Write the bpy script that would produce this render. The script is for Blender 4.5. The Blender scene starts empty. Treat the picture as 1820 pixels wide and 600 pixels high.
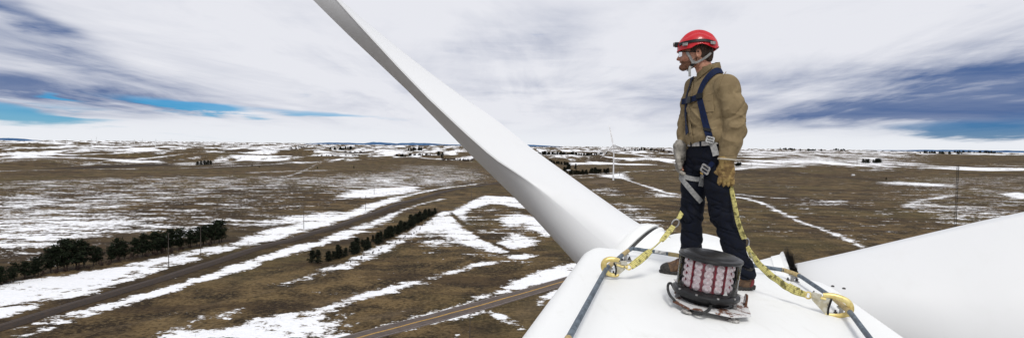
import bpy, bmesh, math, random
import numpy as np
from mathutils import Vector, Matrix, Euler

C = bpy.context.scene
COL = C.collection
R = math.radians
rng = random.Random(7)
nrs = np.random.RandomState(11)

# ------------------------------------------------------------------ camera
CAMZ = 83.0                      # eye height above the prairie, standing on the nacelle
FPX, CX, CY = 1000.0, 910.0, 300.0
PITCH, ROLL = math.atan(0.042), math.atan(22 / 1820)
cam_d = bpy.data.cameras.new("camera")
cam = bpy.data.objects.new("camera", cam_d)
COL.objects.link(cam)
cam_d.sensor_width = 36.0
cam_d.lens = FPX / 1820 * 36.0
cam_d.clip_start = 0.05
cam_d.clip_end = 200000.0
cam.matrix_world = (Matrix.Translation((0, 0, CAMZ)) @ Matrix.Rotation(math.pi / 2 - PITCH, 4, 'X')
                    @ Matrix.Rotation(ROLL, 4, 'Z'))
C.camera = cam
CAM = Vector((0, 0, CAMZ))
RC = cam.matrix_world.to_3x3()

def ray(px, py):
    return RC @ Vector(((px - CX) / FPX, -(py - CY) / FPX, -1.0))

def P(px, py, d):
    """point on the sight line of a measured image position at distance d ahead"""
    r = ray(px, py)
    return CAM + r * (d / r.y)

def PZ(px, py, z):
    """same, on the level z (relative to the eye)"""
    r = ray(px, py)
    return CAM + r * (z / r.z)

def G(px, py):
    r = ray(px, py)
    t = -CAMZ / min(r.z, -1e-4)
    return (r.x * t, r.y * t)

# ------------------------------------------------------------------ node helper
class N:
    """tiny wrapper: arithmetic on node sockets"""
    def __init__(s, nt, sock): s.nt, s.s = nt, sock
    def _m(s, op, *a):
        n = s.nt.nodes.new("ShaderNodeMath"); n.operation = op
        for i, v in enumerate((s,) + a):
            if isinstance(v, N): s.nt.links.new(v.s, n.inputs[i])
            else: n.inputs[i].default_value = v
        return N(s.nt, n.outputs[0])
    def __add__(s, o): return s._m('ADD', o)
    __radd__ = __add__
    def __sub__(s, o): return s._m('SUBTRACT', o)
    def __rsub__(s, o): return (s * -1.0) + o
    def __mul__(s, o): return s._m('MULTIPLY', o)
    __rmul__ = __mul__
    def __truediv__(s, o): return s._m('DIVIDE', o)
    def f(s, op, *a): return s._m(op, *a)
    def clamp(s):
        n = s._m('ADD', 0.0); n.s.node.use_clamp = True; return n
    def smooth(s, a, b, lo=0.0, hi=1.0):
        n = s.nt.nodes.new("ShaderNodeMapRange"); n.interpolation_type = 'SMOOTHSTEP'
        s.nt.links.new(s.s, n.inputs[0])
        for i, v in enumerate((a, b, lo, hi)): n.inputs[i + 1].default_value = v
        return N(s.nt, n.outputs[0])

def tex_noise(nt, vec, scale, detail=4, rough=0.5, distort=0.0):
    n = nt.nodes.new("ShaderNodeTexNoise")
    if vec is not None: nt.links.new(vec, n.inputs["Vector"])
    n.inputs["Scale"].default_value = scale; n.inputs["Detail"].default_value = detail
    n.inputs["Roughness"].default_value = rough; n.inputs["Distortion"].default_value = distort
    return N(nt, n.outputs[0])

def mapping(nt, vec, scale=(1, 1, 1), rot=(0, 0, 0), loc=(0, 0, 0)):
    n = nt.nodes.new("ShaderNodeMapping")
    nt.links.new(vec, n.inputs["Vector"])
    n.inputs["Scale"].default_value = scale; n.inputs["Rotation"].default_value = rot
    n.inputs["Location"].default_value = loc
    return n.outputs[0]

def mixc(nt, fac, a, b):
    n = nt.nodes.new("ShaderNodeMix"); n.data_type = 'RGBA'
    for sock, v in ((n.inputs[0], fac), (n.inputs[6], a), (n.inputs[7], b)):
        if isinstance(v, N): nt.links.new(v.s, sock)
        elif isinstance(v, bpy.types.NodeSocket): nt.links.new(v, sock)
        elif isinstance(v, (int, float)): sock.default_value = v
        else: sock.default_value = (*v[:3], 1)
    return n.outputs[2]

def comb(nt, x, y, z):
    n = nt.nodes.new("ShaderNodeCombineXYZ")
    for i, v in enumerate((x, y, z)):
        if isinstance(v, N): nt.links.new(v.s, n.inputs[i])
        else: n.inputs[i].default_value = v
    return n.outputs[0]

# ------------------------------------------------------------------ world: sky with a veil of cloud
SUN_EL, SUN_AZ = R(52), R(176)      # azimuth clockwise from +Y: behind the camera
world = bpy.data.worlds.new("World"); C.world = world; world.use_nodes = True
wt = world.node_tree; wt.nodes.clear()
w_out = wt.nodes.new("ShaderNodeOutputWorld"); w_bg = wt.nodes.new("ShaderNodeBackground")
wt.links.new(w_bg.outputs[0], w_out.inputs[0])
SKY_STRENGTH = 0.1
w_bg.inputs[1].default_value = SKY_STRENGTH
nish = wt.nodes.new("ShaderNodeTexSky"); nish.sky_type = 'NISHITA'; nish.sun_disc = False
nish.sun_elevation = SUN_EL; nish.sun_rotation = SUN_AZ
nish.altitude = 600; nish.air_density = 1.0; nish.dust_density = 0.6; nish.ozone_density = 2.0
tc = wt.nodes.new("ShaderNodeTexCoord")
sep = wt.nodes.new("ShaderNodeSeparateXYZ"); wt.links.new(tc.outputs["Generated"], sep.inputs[0])
dx, dy, dz = (N(wt, sep.outputs[i]) for i in range(3))
az = dx.f('ARCTAN2', dy)                     # 0 straight ahead, positive to the right
el = dz.f('ARCSINE')
# cloud sheet seen in perspective: the streaks run away from the viewer
inv = (dz.f('MAXIMUM', 0.0) + 0.07).f('POWER', -1.0)
cu, cv = dx * inv, dy * inv
pl = comb(wt, cu, cv, 0.0)
n_str = tex_noise(wt, mapping(wt, pl, (1.0, 0.36, 1), (0, 0, R(-14))), 0.85, 8, 0.60, 0.5)
n_big = tex_noise(wt, mapping(wt, pl, (1.0, 0.45, 1), (0, 0, R(-10)), (3.1, 1.7, 0)), 0.33, 4, 0.5, 0.4)
n_wsp = tex_noise(wt, comb(wt, az * 3.0, el * 26.0, 0.0), 1.6, 6, 0.6, 0.5)
n_wrp = tex_noise(wt, comb(wt, az * 2.2 + 4.0, el * 9.0, 0.0), 1.3, 4, 0.55)
waz = az + (n_wrp - 0.5) * 0.30
wel = el + (n_wsp - 0.5) * 0.035 + (n_wrp - 0.5) * 0.03

def band(px, py, rx, ry, slope, fa=waz, fe=wel):
    """soft elongated patch of the sky around a direction"""
    r = ray(px, py).normalized()
    a0, e0 = math.atan2(r.x, r.y), math.asin(r.z)
    k = math.cos(a0)
    da = (fa - a0) * (1.0 / (rx / 1000 * k * k))
    de = ((fe - e0) + (fa - a0) * (slope / k)) * (1.0 / (ry / 1000 * k))
    return (da * da + de * de).f('MULTIPLY', -1.0).f('EXPONENT')

dark = (band(-20, 155, 420, 28, 0.03) * 1.15 + band(130, 112, 360, 32, 0.12) * 0.30 + band(10, 12, 170, 22, 0.32) * 0.55
        + band(960, 75, 130, 46, 0.0) * 0.30 + band(1120, 150, 330, 26, -0.03) * 0.32 + band(700, 120, 260, 40, 0.1) * 0.10
        + band(1840, 150, 540, 70, -0.12) * 0.85 + band(1740, 212, 380, 24, 0.0) * 0.72 + band(1560, 120, 300, 44, -0.2) * 0.20)
dark = dark * (0.62 + (n_str - 0.47) * 2.4 + (n_wsp - 0.5) * 1.6 + 0.30)
dark = dark + (n_str - 0.47) * 0.95 + (n_big - 0.45) * 0.75 + (n_wsp - 0.5) * 0.22 * el.smooth(0.35, 0.05)
dark = dark * el.smooth(0.006, 0.055)
dark = (dark + 0.12).clamp()
dark = (dark.smooth(-0.35, 1.45, -0.20, 0.95) * (0.70 + n_wsp * 0.55 + n_str * 0.35)).clamp()
cloud = mixc(wt, dark, (8.0, 8.1, 8.65), (0.65, 1.30, 3.05))
low = el.smooth(-0.01, 0.055, 1.0, 0.0)
cloud = mixc(wt, low * 0.55, cloud, (8.6, 9.0, 9.3))
# gaps with blue sky
gapL = (band(20, 199, 290, 22, 0.02) * 1.25 + band(345, 189, 120, 7, 0.11) * 1.15 + band(560, 203, 180, 6.5, 0.05) * 0.8
        + band(140, 172, 40, 4, 0.12) * 1.0 - band(250, 204, 110, 4.5, 0.02) * 0.9 - band(60, 186, 200, 3.0, 0.09) * 0.35)
gapR = band(1740, 231, 210, 15, 0.0) * 1.3 + band(1830, 205, 260, 16, -0.02) * 0.35
gl = (gapL + (n_wsp - 0.5) * 1.7 - (n_str - 0.5) * 0.3).smooth(0.22, 1.05)
gr = (gapR + (n_wsp - 0.5) * 1.8).smooth(0.25, 1.05)
def tint(c):
    n = wt.nodes.new("ShaderNodeMix"); n.data_type = 'RGBA'; n.blend_type = 'MULTIPLY'
    n.inputs[0].default_value = 1.0
    wt.links.new(nish.outputs[0], n.inputs[6]); n.inputs[7].default_value = (*c, 1)
    return n.outputs[2]
SKYL, SKYR = (0.10, 0.50, 0.92), (0.055, 0.25, 0.62)
cloud = mixc(wt, gl * 0.84, cloud, tint(SKYL))
cloud = mixc(wt, gr * 0.85, cloud, tint(SKYR))
below = dz.smooth(-0.02, 0.0)
cloud = mixc(wt, below, (1.2, 1.1, 1.0), cloud)
wt.links.new(cloud, w_bg.inputs[0])

# ------------------------------------------------------------------ sun behind thin cloud
sun_d = bpy.data.lights.new("sun", 'SUN'); sun = bpy.data.objects.new("sun", sun_d); COL.objects.link(sun)
sun_d.energy = 2.0; sun_d.angle = R(16); sun_d.color = (1.0, 0.965, 0.90)
sdir = Vector((math.sin(SUN_AZ) * math.cos(SUN_EL), math.cos(SUN_AZ) * math.cos(SUN_EL), math.sin(SUN_EL)))
sun.rotation_euler = sdir.to_track_quat('Z', 'Y').to_euler()

C.view_settings.view_transform = 'Standard'; C.view_settings.look = 'None'
C.view_settings.exposure = 0.0; C.view_settings.gamma = 1.0; C.view_settings.use_curve_mapping = False
C.render.engine = 'CYCLES'
C.cycles.max_bounces = 8; C.cycles.transparent_max_bounces = 12

# ------------------------------------------------------------------ object helpers
def link(name, me, mat=None, parent=None, smooth=False):
    o = bpy.data.objects.new(name, me); COL.objects.link(o)
    if mat is not None and not me.materials:
        for m in (mat if isinstance(mat, (list, tuple)) else (mat,)): me.materials.append(m)
    if smooth and len(me.polygons):
        me.polygons.foreach_set("use_smooth", np.ones(len(me.polygons), dtype=bool))
    if parent is not None: o.parent = parent
    return o

def mesh_np(name, V, F, mat=None, parent=None, smooth=False):
    me = bpy.data.meshes.new(name)
    me.from_pydata([tuple(map(float, v)) for v in V], [], [tuple(map(int, f)) for f in F])
    me.update()
    return link(name, me, mat, parent, smooth)

def fast_quads(name, V, F, mat=None, parent=None, smooth=True):
    """large quad mesh from arrays"""
    me = bpy.data.meshes.new(name)
    nv, nf = len(V), len(F)
    me.vertices.add(nv); me.vertices.foreach_set("co", np.ascontiguousarray(V, dtype=np.float32).ravel())
    me.loops.add(nf * 4); me.loops.foreach_set("vertex_index", np.ascontiguousarray(F, dtype=np.int32).ravel())
    me.polygons.add(nf)
    me.polygons.foreach_set("loop_start", np.arange(nf, dtype=np.int32) * 4)
    me.update(calc_edges=True); me.validate()
    return link(name, me, mat, parent, smooth)

class MB:
    """collects shapes into one mesh"""
    def __init__(s): s.V, s.F = [], []
    def add(s, V, F):
        b = len(s.V); s.V += [tuple(v) for v in V]; s.F += [tuple(i + b for i in f) for f in F]; return s
    def box(s, c, size, M=None):
        c = Vector(c); h = Vector(size) / 2
        vs = [Vector((x * h.x, y * h.y, z * h.z)) for x in (-1, 1) for y in (-1, 1) for z in (-1, 1)]
        if M is not None: vs = [M @ v for v in vs]
        return s.add([c + v for v in vs], [(0, 1, 3, 2), (4, 6, 7, 5), (0, 4, 5, 1), (2, 3, 7, 6), (0, 2, 6, 4), (1, 5, 7, 3)])
    def tube(s, pts, rad, n=10, caps=True, flat=None):
        """swept tube; rad number or list; flat=(normal, k): squash along normal"""
        pts = [Vector(p) for p in pts]; m = len(pts)
        rads = rad if isinstance(rad, (list, tuple)) else [rad] * m
        V, F = [], []
        up = None
        for i, p in enumerate(pts):
            t = (pts[min(i + 1, m - 1)] - pts[max(i - 1, 0)]).normalized()
            if flat is not None: a = (flat[0] - t * flat[0].dot(t)).normalized()
            else:
                if up is None: up = Vector((0, 0, 1)) if abs(t.z) < 0.9 else Vector((1, 0, 0))
                a = (up - t * up.dot(t)).normalized(); up = a
            b = t.cross(a)
            k = flat[1] if flat is not None else 1.0
            for j in range(n):
                th = 2 * math.pi * j / n
                V.append(p + (a * (math.cos(th) * k) + b * math.sin(th)) * rads[i])
        for i in range(m - 1):
            for j in range(n):
                j2 = (j + 1) % n
                F.append((i * n + j, i * n + j2, (i + 1) * n + j2, (i + 1) * n + j))
        if caps: F.append(tuple(range(n))[::-1]); F.append(tuple((m - 1) * n + j for j in range(n)))
        return s.add(V, F)
    def lathe(s, prof, n=24, M=None):
        V, F = [], []
        for r, z in prof:
            for j in range(n):
                th = 2 * math.pi * j / n
                v = Vector((r * math.cos(th), r * math.sin(th), z)); V.append(M @ v if M is not None else v)
        for i in range(len(prof) - 1):
            for j in range(n):
                j2 = (j + 1) % n
                F.append((i * n + j, i * n + j2, (i + 1) * n + j2, (i + 1) * n + j))
        return s.add(V, F)
    def disc(s, r, z, n=24, M=None):
        V = [Vector((r * math.cos(2 * math.pi * j / n), r * math.sin(2 * math.pi * j / n), z)) for j in range(n)]
        if M is not None: V = [M @ v for v in V]
        return s.add(V, [tuple(range(n))])
    def prism(s, poly, n, t):
        """flat polygon (3D points) thickened by t along n"""
        n = Vector(n).normalized(); k = len(poly)
        V = [Vector(p) + n * (t / 2) for p in poly] + [Vector(p) - n * (t / 2) for p in poly]
        return s.add(V, [tuple(range(k)), tuple(range(2 * k - 1, k - 1, -1))] + [(i, k + i, k + (i + 1) % k, (i + 1) % k) for i in range(k)])
    def build(s, name, mat, parent=None, smooth=False, bevel=0.0):
        o = mesh_np(name, s.V, s.F, mat, parent, smooth)
        bm = bmesh.new(); bm.from_mesh(o.data); bmesh.ops.recalc_face_normals(bm, faces=bm.faces); bm.to_mesh(o.data); bm.free()
        if smooth: o.data.set_sharp_from_angle(angle=R(42))
        if bevel:
            b = o.modifiers.new("bevel", 'BEVEL'); b.width = bevel; b.segments = 2; b.limit_method = 'ANGLE'
        return o

def empty(name, loc=(0, 0, 0)):
    o = bpy.data.objects.new(name, None); COL.objects.link(o); o.location = loc; o.empty_display_size = 0.2
    return o

def tag(o, label=None, cat=None, group=None, kind=None):
    if label: o["label"] = label
    if cat: o["category"] = cat
    if group: o["group"] = group
    if kind: o["kind"] = kind
    return o

def adopt(child, parent):
    """parent while keeping the child's world position (unrotated parents only)"""
    child.parent = parent
    child.location = Vector(child.location) - parent.location
    return child

def copy_tree(o, parent=None):
    c = o.copy(); COL.objects.link(c)
    if parent is not None: c.parent = parent
    for ch in list(o.children):
        copy_tree(ch, c)
    return c

def spline(pts, per=8):
    """Catmull-Rom through points (any dimension)"""
    pts = [np.array(p, dtype=float) for p in pts]
    q = [2 * pts[0] - pts[1]] + pts + [2 * pts[-1] - pts[-2]]
    out = []
    for i in range(1, len(q) - 2):
        for k in range(per):
            t = k / per
            a, b, c, d = q[i - 1], q[i], q[i + 1], q[i + 2]
            out.append(0.5 * (2 * b + (c - a) * t + (2 * a - 5 * b + 4 * c - d) * t * t + (3 * b - a - 3 * c + d) * t ** 3))
    out.append(pts[-1])
    return out

# ------------------------------------------------------------------ numpy noise
def _hash(ix, iy, iz=0, seed=0):
    h = (ix.astype(np.int64) * 374761393 + iy.astype(np.int64) * 668265263 + np.asarray(iz).astype(np.int64) * 2147483647 + seed * 974634777) & 0xFFFFFFFF
    h = ((h ^ (h >> 13)) * 1274126177) & 0xFFFFFFFF
    h = ((h ^ (h >> 16)) * 2246822519) & 0xFFFFFFFF
    return (h ^ (h >> 15)) / 4294967295.0

def vnoise2(x, y, seed=0):
    ix, iy = np.floor(x), np.floor(y); fx, fy = x - ix, y - iy
    fx, fy = fx * fx * fx * (fx * (fx * 6 - 15) + 10), fy * fy * fy * (fy * (fy * 6 - 15) + 10)
    a, b = _hash(ix, iy, 0, seed), _hash(ix + 1, iy, 0, seed); c, d = _hash(ix, iy + 1, 0, seed), _hash(ix + 1, iy + 1, 0, seed)
    return (a + (b - a) * fx) * (1 - fy) + (c + (d - c) * fx) * fy

def fbm2(x, y, oct=4, seed=0, gain=0.5):
    s, a, t = 0.0, 1.0, 0.0
    for i in range(oct):
        s = s + a * vnoise2(x * 2 ** i + 17.3 * i, y * 2 ** i - 9.1 * i, seed + i); t += a; a *= gain
    return s / t

def vnoise3(x, y, z, seed=0):
    ix, iy, iz = np.floor(x), np.floor(y), np.floor(z); f = [x - ix, y - iy, z - iz]
    f = [t * t * (3 - 2 * t) for t in f]
    r = 0
    for k in (0, 1):
        for j in (0, 1):
            for i in (0, 1):
                r = r + _hash(ix + i, iy + j, iz + k, seed) * (f[0] if i else 1 - f[0]) * (f[1] if j else 1 - f[1]) * (f[2] if k else 1 - f[2])
    return r

# ------------------------------------------------------------------ materials
MATS = {}
def mat(name, col, rough=0.6, metal=0.0, col2=None, scale=20, detail=5, bump=0.0, bscale=None, spec=0.5, coat=0.0, lo=0.4, hi=0.6, stretch=(1, 1, 1), coord="Object", bdist=0.01):
    """principled material with noise grain between two colours and optional fine relief"""
    if name in MATS: return MATS[name]
    m = bpy.data.materials.new(name); m.use_nodes = True; nt = m.node_tree
    b = nt.nodes["Principled BSDF"]
    b.inputs["Roughness"].default_value = rough; b.inputs["Metallic"].default_value = metal
    b.inputs["Specular IOR Level"].default_value = spec; b.inputs["Coat Weight"].default_value = coat
    t = nt.nodes.new("ShaderNodeTexCoord")
    v = mapping(nt, t.outputs[coord], stretch)
    n = tex_noise(nt, v, scale, detail, 0.6)
    c2 = col2 if col2 is not None else tuple(c * 0.8 for c in col)
    nt.links.new(mixc(nt, n.smooth(lo, hi), c2, col), b.inputs["Base Color"])
    rr = n.smooth(0.3, 0.7, max(0.02, rough - 0.08), min(1, rough + 0.1)); nt.links.new(rr.s, b.inputs["Roughness"])
    if bump:
        bn = nt.nodes.new("ShaderNodeBump"); bn.inputs["Strength"].default_value = bump; bn.inputs["Distance"].default_value = bdist
        nb = tex_noise(nt, v, bscale or scale * 3, 4, 0.6)
        nt.links.new(nb.s, bn.inputs["Height"]); nt.links.new(bn.outputs[0], b.inputs["Normal"])
    MATS[name] = m
    return m
# ================================================================== LAND
def height(x, y):
    r = np.hypot(x, y)
    near = (fbm2(x / 210, y / 210, 3, 5) - 0.5) * 5.0 + (fbm2(x / 34, y / 34, 3, 8) - 0.5) * 1.1
    k1 = np.clip((r - 1300) / 2600, 0, 1); k1 = k1 * k1 * (3 - 2 * k1)
    k2 = np.clip((r - 4500) / 9000, 0, 1); k2 = k2 * k2 * (3 - 2 * k2)
    mid = (fbm2(x / 480, y / 700, 5, 21) - 0.47) * 84
    ridged = 1 - np.abs(2 * fbm2(x / 900 + 3.3, y / 900, 4, 31) - 1)
    far = (fbm2(x / 2600, y / 2600, 5, 41) - 0.5) * 150 + (ridged - 0.75) * 40
    # the right half is flatter country
    flat = np.clip((np.arctan2(x, np.maximum(y, 1.0)) + 0.05) / 0.4, 0, 1)
    k0 = np.clip((r - 30) / 150, 0, 1)
    return near * k0 * (1 - 0.5 * k1) + mid * k1 * (1 - 0.55 * k2) * (1 - 0.45 * flat) + far * k2 * (1 - 0.62 * flat)

def height1(x, y):
    return float(height(np.array([float(x)]), np.array([float(y)]))[0])

az_f = np.radians(np.linspace(-47, 47, 860))
az_c = np.radians(np.linspace(47, 313, 100))[1:-1]
azs = np.concatenate([az_f, az_c]); na = len(azs)
rows = [0.3, 30, 70, 110, 150, 180]
rows += list(83000.0 / np.arange(405, 34, -0.95))
r_ = rows[-1]
while r_ < 26000: r_ *= 1.0145; rows.append(r_)
rows += [31000, 40000, 55000, 80000, 130000]
rr = np.array(rows); nr = len(rr)
AA, RR = np.meshgrid(azs, rr)
gx, gy = (RR * np.sin(AA)).ravel(), (RR * np.cos(AA)).ravel()
gz = height(gx, gy)
gz = np.where(RR.ravel() > 30000, np.minimum(gz, 0.0) * 0.3, gz)
idx = np.arange(nr * na).reshape(nr, na)
nxt = np.roll(idx, -1, axis=1)
Fq = np.stack([idx[:-1], nxt[:-1], nxt[1:], idx[1:]], -1).reshape(-1, 4)[:, ::-1]
ground = fast_quads("ground", np.stack([gx, gy, gz], -1), Fq)
tag(ground, kind="structure")

# ---- how much of each piece of ground lies under snow, and how worn or dark its grass is
gr_ = np.hypot(gx, gy)
n_far = fbm2(gx / 140, gy / 420, 5, 61, 0.58)
n_far2 = fbm2(gx / 900, gy / 1500, 4, 71, 0.55)
snow = np.full(gx.shape, -0.72)
soil = np.zeros(gx.shape)
kf = np.clip((gr_ - 2000) / 1200, 0, 1)
snow = snow * (1 - kf) + kf * ((n_far - 0.49) * 7.0 + (n_far2 - 0.5) * 2.5 - 0.36)
kff = np.clip((gr_ - 9000) / 6000, 0, 1)
snow = snow + kff * 0.35

def sdist(poly, closed, X, Y):
    """distance to a line (and inside test when closed)"""
    d2 = np.full(X.shape, 1e18); inside = np.zeros(X.shape, bool); tt = np.zeros(X.shape)
    n = len(poly); segs = n if closed else n - 1
    for i in range(segs):
        ax, ay = poly[i]; bx, by = poly[(i + 1) % n]
        ex, ey = bx - ax, by - ay
        L2 = ex * ex + ey * ey + 1e-9
        t = np.clip(((X - ax) * ex + (Y - ay) * ey) / L2, 0, 1)
        q = (X - ax - t * ex) ** 2 + (Y - ay - t * ey) ** 2
        m = q < d2; d2 = np.where(m, q, d2); tt = np.where(m, (i + t) / segs, tt)
        if closed:
            c = ((ay > Y) != (by > Y)) & (X < ex * (Y - ay) / (ey if abs(ey) > 1e-9 else 1e-9) + ax)
            inside ^= c
    return np.sqrt(d2), inside, tt

def paint(arr, px, val, soft=6.0, closed=True, w0=0.0, w1=None, k=1.0):
    """lay a value over a field (closed) or along a strip of half-width w0..w1 metres"""
    pts = [G(*p) for p in px]
    if not closed and len(pts) > 2: pts = [tuple(p) for p in spline(pts, 5)]
    w1_ = w0 if w1 is None else w1
    soft = soft * 2.8 + 1.5
    mrg = soft * 2 + max(w0, w1_) + 5
    xs, ys = [p[0] for p in pts], [p[1] for p in pts]
    sel = np.where((gx > min(xs) - mrg) & (gx < max(xs) + mrg) & (gy > min(ys) - mrg) & (gy < max(ys) + mrg))[0]
    if not len(sel): return
    X, Y = gx[sel], gy[sel]
    d, ins, t = sdist(pts, closed, X, Y)
    if closed: s = np.where(ins, d, -d) - (0.10 * soft if val > 0.3 else 0)
    else: s = (w0 + (w1_ - w0) * t) * (0.95 if val > 0.3 else 1.0) - d
    m = np.clip(s / soft * 0.5 + 0.5, 0, 1); m = m * m * (3 - 2 * m) * k
    arr[sel] = arr[sel] * (1 - m) + val * m

S, L = snow, soil
# broad fields
paint(S, [(-60, 318), (300, 312), (560, 300), (700, 305), (560, 335), (420, 362), (250, 402), (-60, 402)], -0.20, 40)
paint(S, [(-60, 352), (130, 345), (330, 352), (420, 372), (400, 398), (250, 418), (-60, 480)], -0.02, 22)
paint(S, [(-60, 402), (130, 378), (330, 378), (300, 398), (150, 418), (-60, 448)], 0.26, 16)
paint(S, [(150, 372), (420, 340), (540, 345), (560, 372), (470, 405), (405, 402), (300, 396)], -0.30, 20)
paint(S, [(-60, 303), (200, 303), (420, 297), (640, 284), (840, 284), (880, 300), (640, 306), (560, 312), (300, 312), (-60, 322)], -0.75, 40)
paint(S, [(560, 322), (700, 305), (800, 300), (880, 316), (780, 333), (680, 338), (600, 345)], 0.0, 30)
paint(S, [(700, 292), (810, 292), (870, 306), (760, 318), (690, 312)], -0.2, 40)
paint(S, [(600, 348), (640, 338), (735, 333), (745, 340), (690, 348), (610, 352)], 0.95, 8)
paint(S, [(440, 392), (520, 380), (600, 372), (612, 376), (560, 392), (470, 402), (430, 400)], 0.5, 7)
paint(S, [(470, 372), (600, 352), (620, 358), (560, 374), (480, 384)], -0.35, 12)
paint(S, [(280, 424), (345, 403), (380, 402), (340, 416), (300, 430)], 0.9, 4)
# railway shelter strips
paint(S, [(-60, 512), (100, 492), (260, 466), (400, 438), (455, 416), (520, 400), (585, 384), (640, 366), (705, 348), (722, 352), (650, 376), (560, 407), (480, 432), (420, 446), (300, 478), (140, 530), (-60, 592)], 1.0, 5)
paint(S, [(-60, 556), (60, 538), (140, 514), (240, 487)], -0.5, 2.5, False, 2.0, k=0.8)
paint(S, [(240, 484), (330, 462), (395, 445), (440, 438)], -0.6, 2.5, False, 1.8, k=0.8)
paint(S, [(700, 352), (760, 340), (850, 326)], 0.9, 3, False, 4, 3)
paint(S, [(-60, 592), (140, 536), (300, 486), (420, 452), (560, 411), (700, 364), (790, 340), (900, 324), (900, 330), (790, 350), (700, 380), (560, 428), (420, 470), (300, 508), (140, 560), (-60, 625)], -1.0, 5)
paint(S, [(40, 583), (140, 556), (300, 515), (420, 478), (520, 446), (600, 420), (700, 378)], 0.95, 4, False, 3.0, 3.5)
paint(S, [(700, 378), (750, 362), (785, 353)], 0.9, 4, False, 3.5, 2)
paint(S, [(40, 602), (140, 567), (230, 537), (330, 506), (420, 482)], 1.0, 3, False, 4.5, 3)
paint(S, [(420, 480), (520, 447), (600, 422), (640, 410)], 0.9, 5, False, 5, 6)
paint(S, [(600, 424), (640, 408), (695, 392), (690, 384), (640, 396), (600, 412)], 0.55, 6)
paint(S, [(655, 411), (700, 399), (705, 404), (680, 412), (665, 414)], 0.9, 3)
# brown slope below the railway
paint(S, [(-60, 640), (240, 548), (420, 490), (640, 425), (760, 372), (850, 348), (790, 378), (740, 415), (640, 468), (560, 540), (330, 585), (200, 640)], -0.92, 6)
paint(S, [(500, 508), (530, 494), (565, 488), (540, 500)], 0.25, 5)
paint(S, [(390, 562), (420, 548), (448, 540), (435, 552), (400, 566)], 0.35, 3)
paint(S, [(285, 596), (320, 578), (352, 566), (340, 585), (300, 602)], 0.30, 4)
# second shelterbelt
paint(S, [(575, 482), (610, 474), (660, 452), (720, 424), (752, 404), (790, 376)], 1.0, 3, False, 5.0, 4.0)
paint(S, [(600, 474), (640, 450), (700, 424), (740, 402), (735, 412), (690, 440), (640, 466), (610, 478)], 0.35, 4)
paint(S, [(520, 502), (560, 488), (600, 476)], 0.25, 4, False, 3)
# hill with the curved track
paint(S, [(742, 412), (800, 376), (862, 345), (905, 350), (905, 364), (870, 362), (835, 374), (822, 398), (860, 424), (908, 446), (880, 451), (835, 440), (808, 428), (780, 430)], 0.95, 4)
paint(S, [(745, 415), (790, 405), (812, 430), (780, 445), (740, 440)], 0.05, 6)
paint(S, [(800, 382), (815, 384), (850, 406), (838, 414), (815, 402)], -0.05, 4)
paint(S, [(836, 374), (880, 366), (960, 395), (960, 420), (880, 430), (845, 410)], -0.35, 5)
paint(S, [(886, 392), (920, 378), (985, 398), (960, 408), (930, 398), (905, 404)], 0.85, 4)
paint(S, [(896, 348), (920, 352), (950, 372), (900, 368)], 0.7, 4)
paint(S, [(882, 432), (912, 414), (960, 428), (940, 440), (905, 443)], 0.95, 3.5)
paint(S, [(930, 402), (960, 400), (1000, 416), (970, 420)], 0.7, 4)
paint(S, [(770, 455), (830, 442), (890, 452), (860, 460), (800, 466)], -0.2, 5)
# lower strips towards the highway
paint(S, [(330, 606), (440, 580), (560, 556), (640, 528), (700, 510), (770, 492), (855, 468)], 0.95, 3, False, 6, 2.2)
paint(S, [(855, 468), (900, 462), (935, 458)], 0.8, 3, False, 2.2, 1.5)
paint(S, [(900, 458), (930, 448), (955, 452), (930, 466)], 0.6, 3)
paint(S, [(250, 640), (400, 592), (520, 568), (600, 558), (640, 572), (600, 604), (500, 650)], 0.12, 7)
paint(S, [(330, 612), (430, 586), (560, 562), (570, 575), (470, 600), (400, 625)], 0.85, 4)
paint(S, [(560, 606), (640, 590), (730, 566), (800, 545), (845, 526), (880, 512), (935, 488), (985, 476), (1040, 462), (1060, 480), (1000, 493), (850, 532), (740, 561), (660, 583), (590, 604)], 1.0, 2.5)
paint(S, [(690, 588), (760, 570), (826, 556), (870, 550), (895, 560)], 0.95, 1.5, False, 1.8, 3.2)
paint(S, [(895, 562), (915, 575), (945, 588)], 0.4, 2, False, 3)
paint(S, [(800, 592), (825, 582), (835, 586), (810, 598)], 0.6, 1.5)
paint(S, [(950, 536), (965, 520), (1005, 508), (1010, 516), (985, 528), (960, 540)], 0.95, 2)
# right-hand fields
paint(S, [(1040, 335), (1160, 328), (1230, 345), (1820, 330), (1900, 420), (1500, 450), (1230, 430), (1090, 380)], -0.58, 20)
paint(S, [(1590, 312), (1900, 312), (1900, 410), (1700, 402), (1640, 372), (1590, 340)], -0.30, 40)
paint(S, [(1610, 360), (1720, 366), (1800, 375), (1790, 388), (1700, 394), (1650, 378)], -0.02, 14)
paint(S, [(1310, 350), (1345, 358), (1400, 383), (1470, 410), (1545, 445)], 0.8, 2.6, False, 3.4, 2.8)
paint(S, [(1250, 340), (1380, 352), (1500, 358)], 0.75, 4, False, 3.2, 2.0)
paint(S, [(1400, 362), (1500, 355), (1510, 364), (1430, 366)], -0.1, 5)
paint(S, [(1310, 325), (1380, 326), (1430, 333), (1330, 334)], 0.3, 10)
paint(S, [(1612, 366), (1640, 355), (1700, 346)], 0.5, 4, False, 3)
paint(S, [(1780, 345), (1812, 342), (1840, 352), (1815, 354)], 0.9, 6)
paint(S, [(1090, 358), (1140, 366), (1180, 395), (1210, 430), (1130, 420), (1110, 395)], 0.0, 8)
paint(S, [(1040, 338), (1080, 330), (1110, 345), (1090, 350)], -0.1, 8)
paint(S, [(1112, 318), (1150, 331), (1212, 347), (1330, 352)], 0.9, 4, False, 4.0, 3.0)
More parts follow.
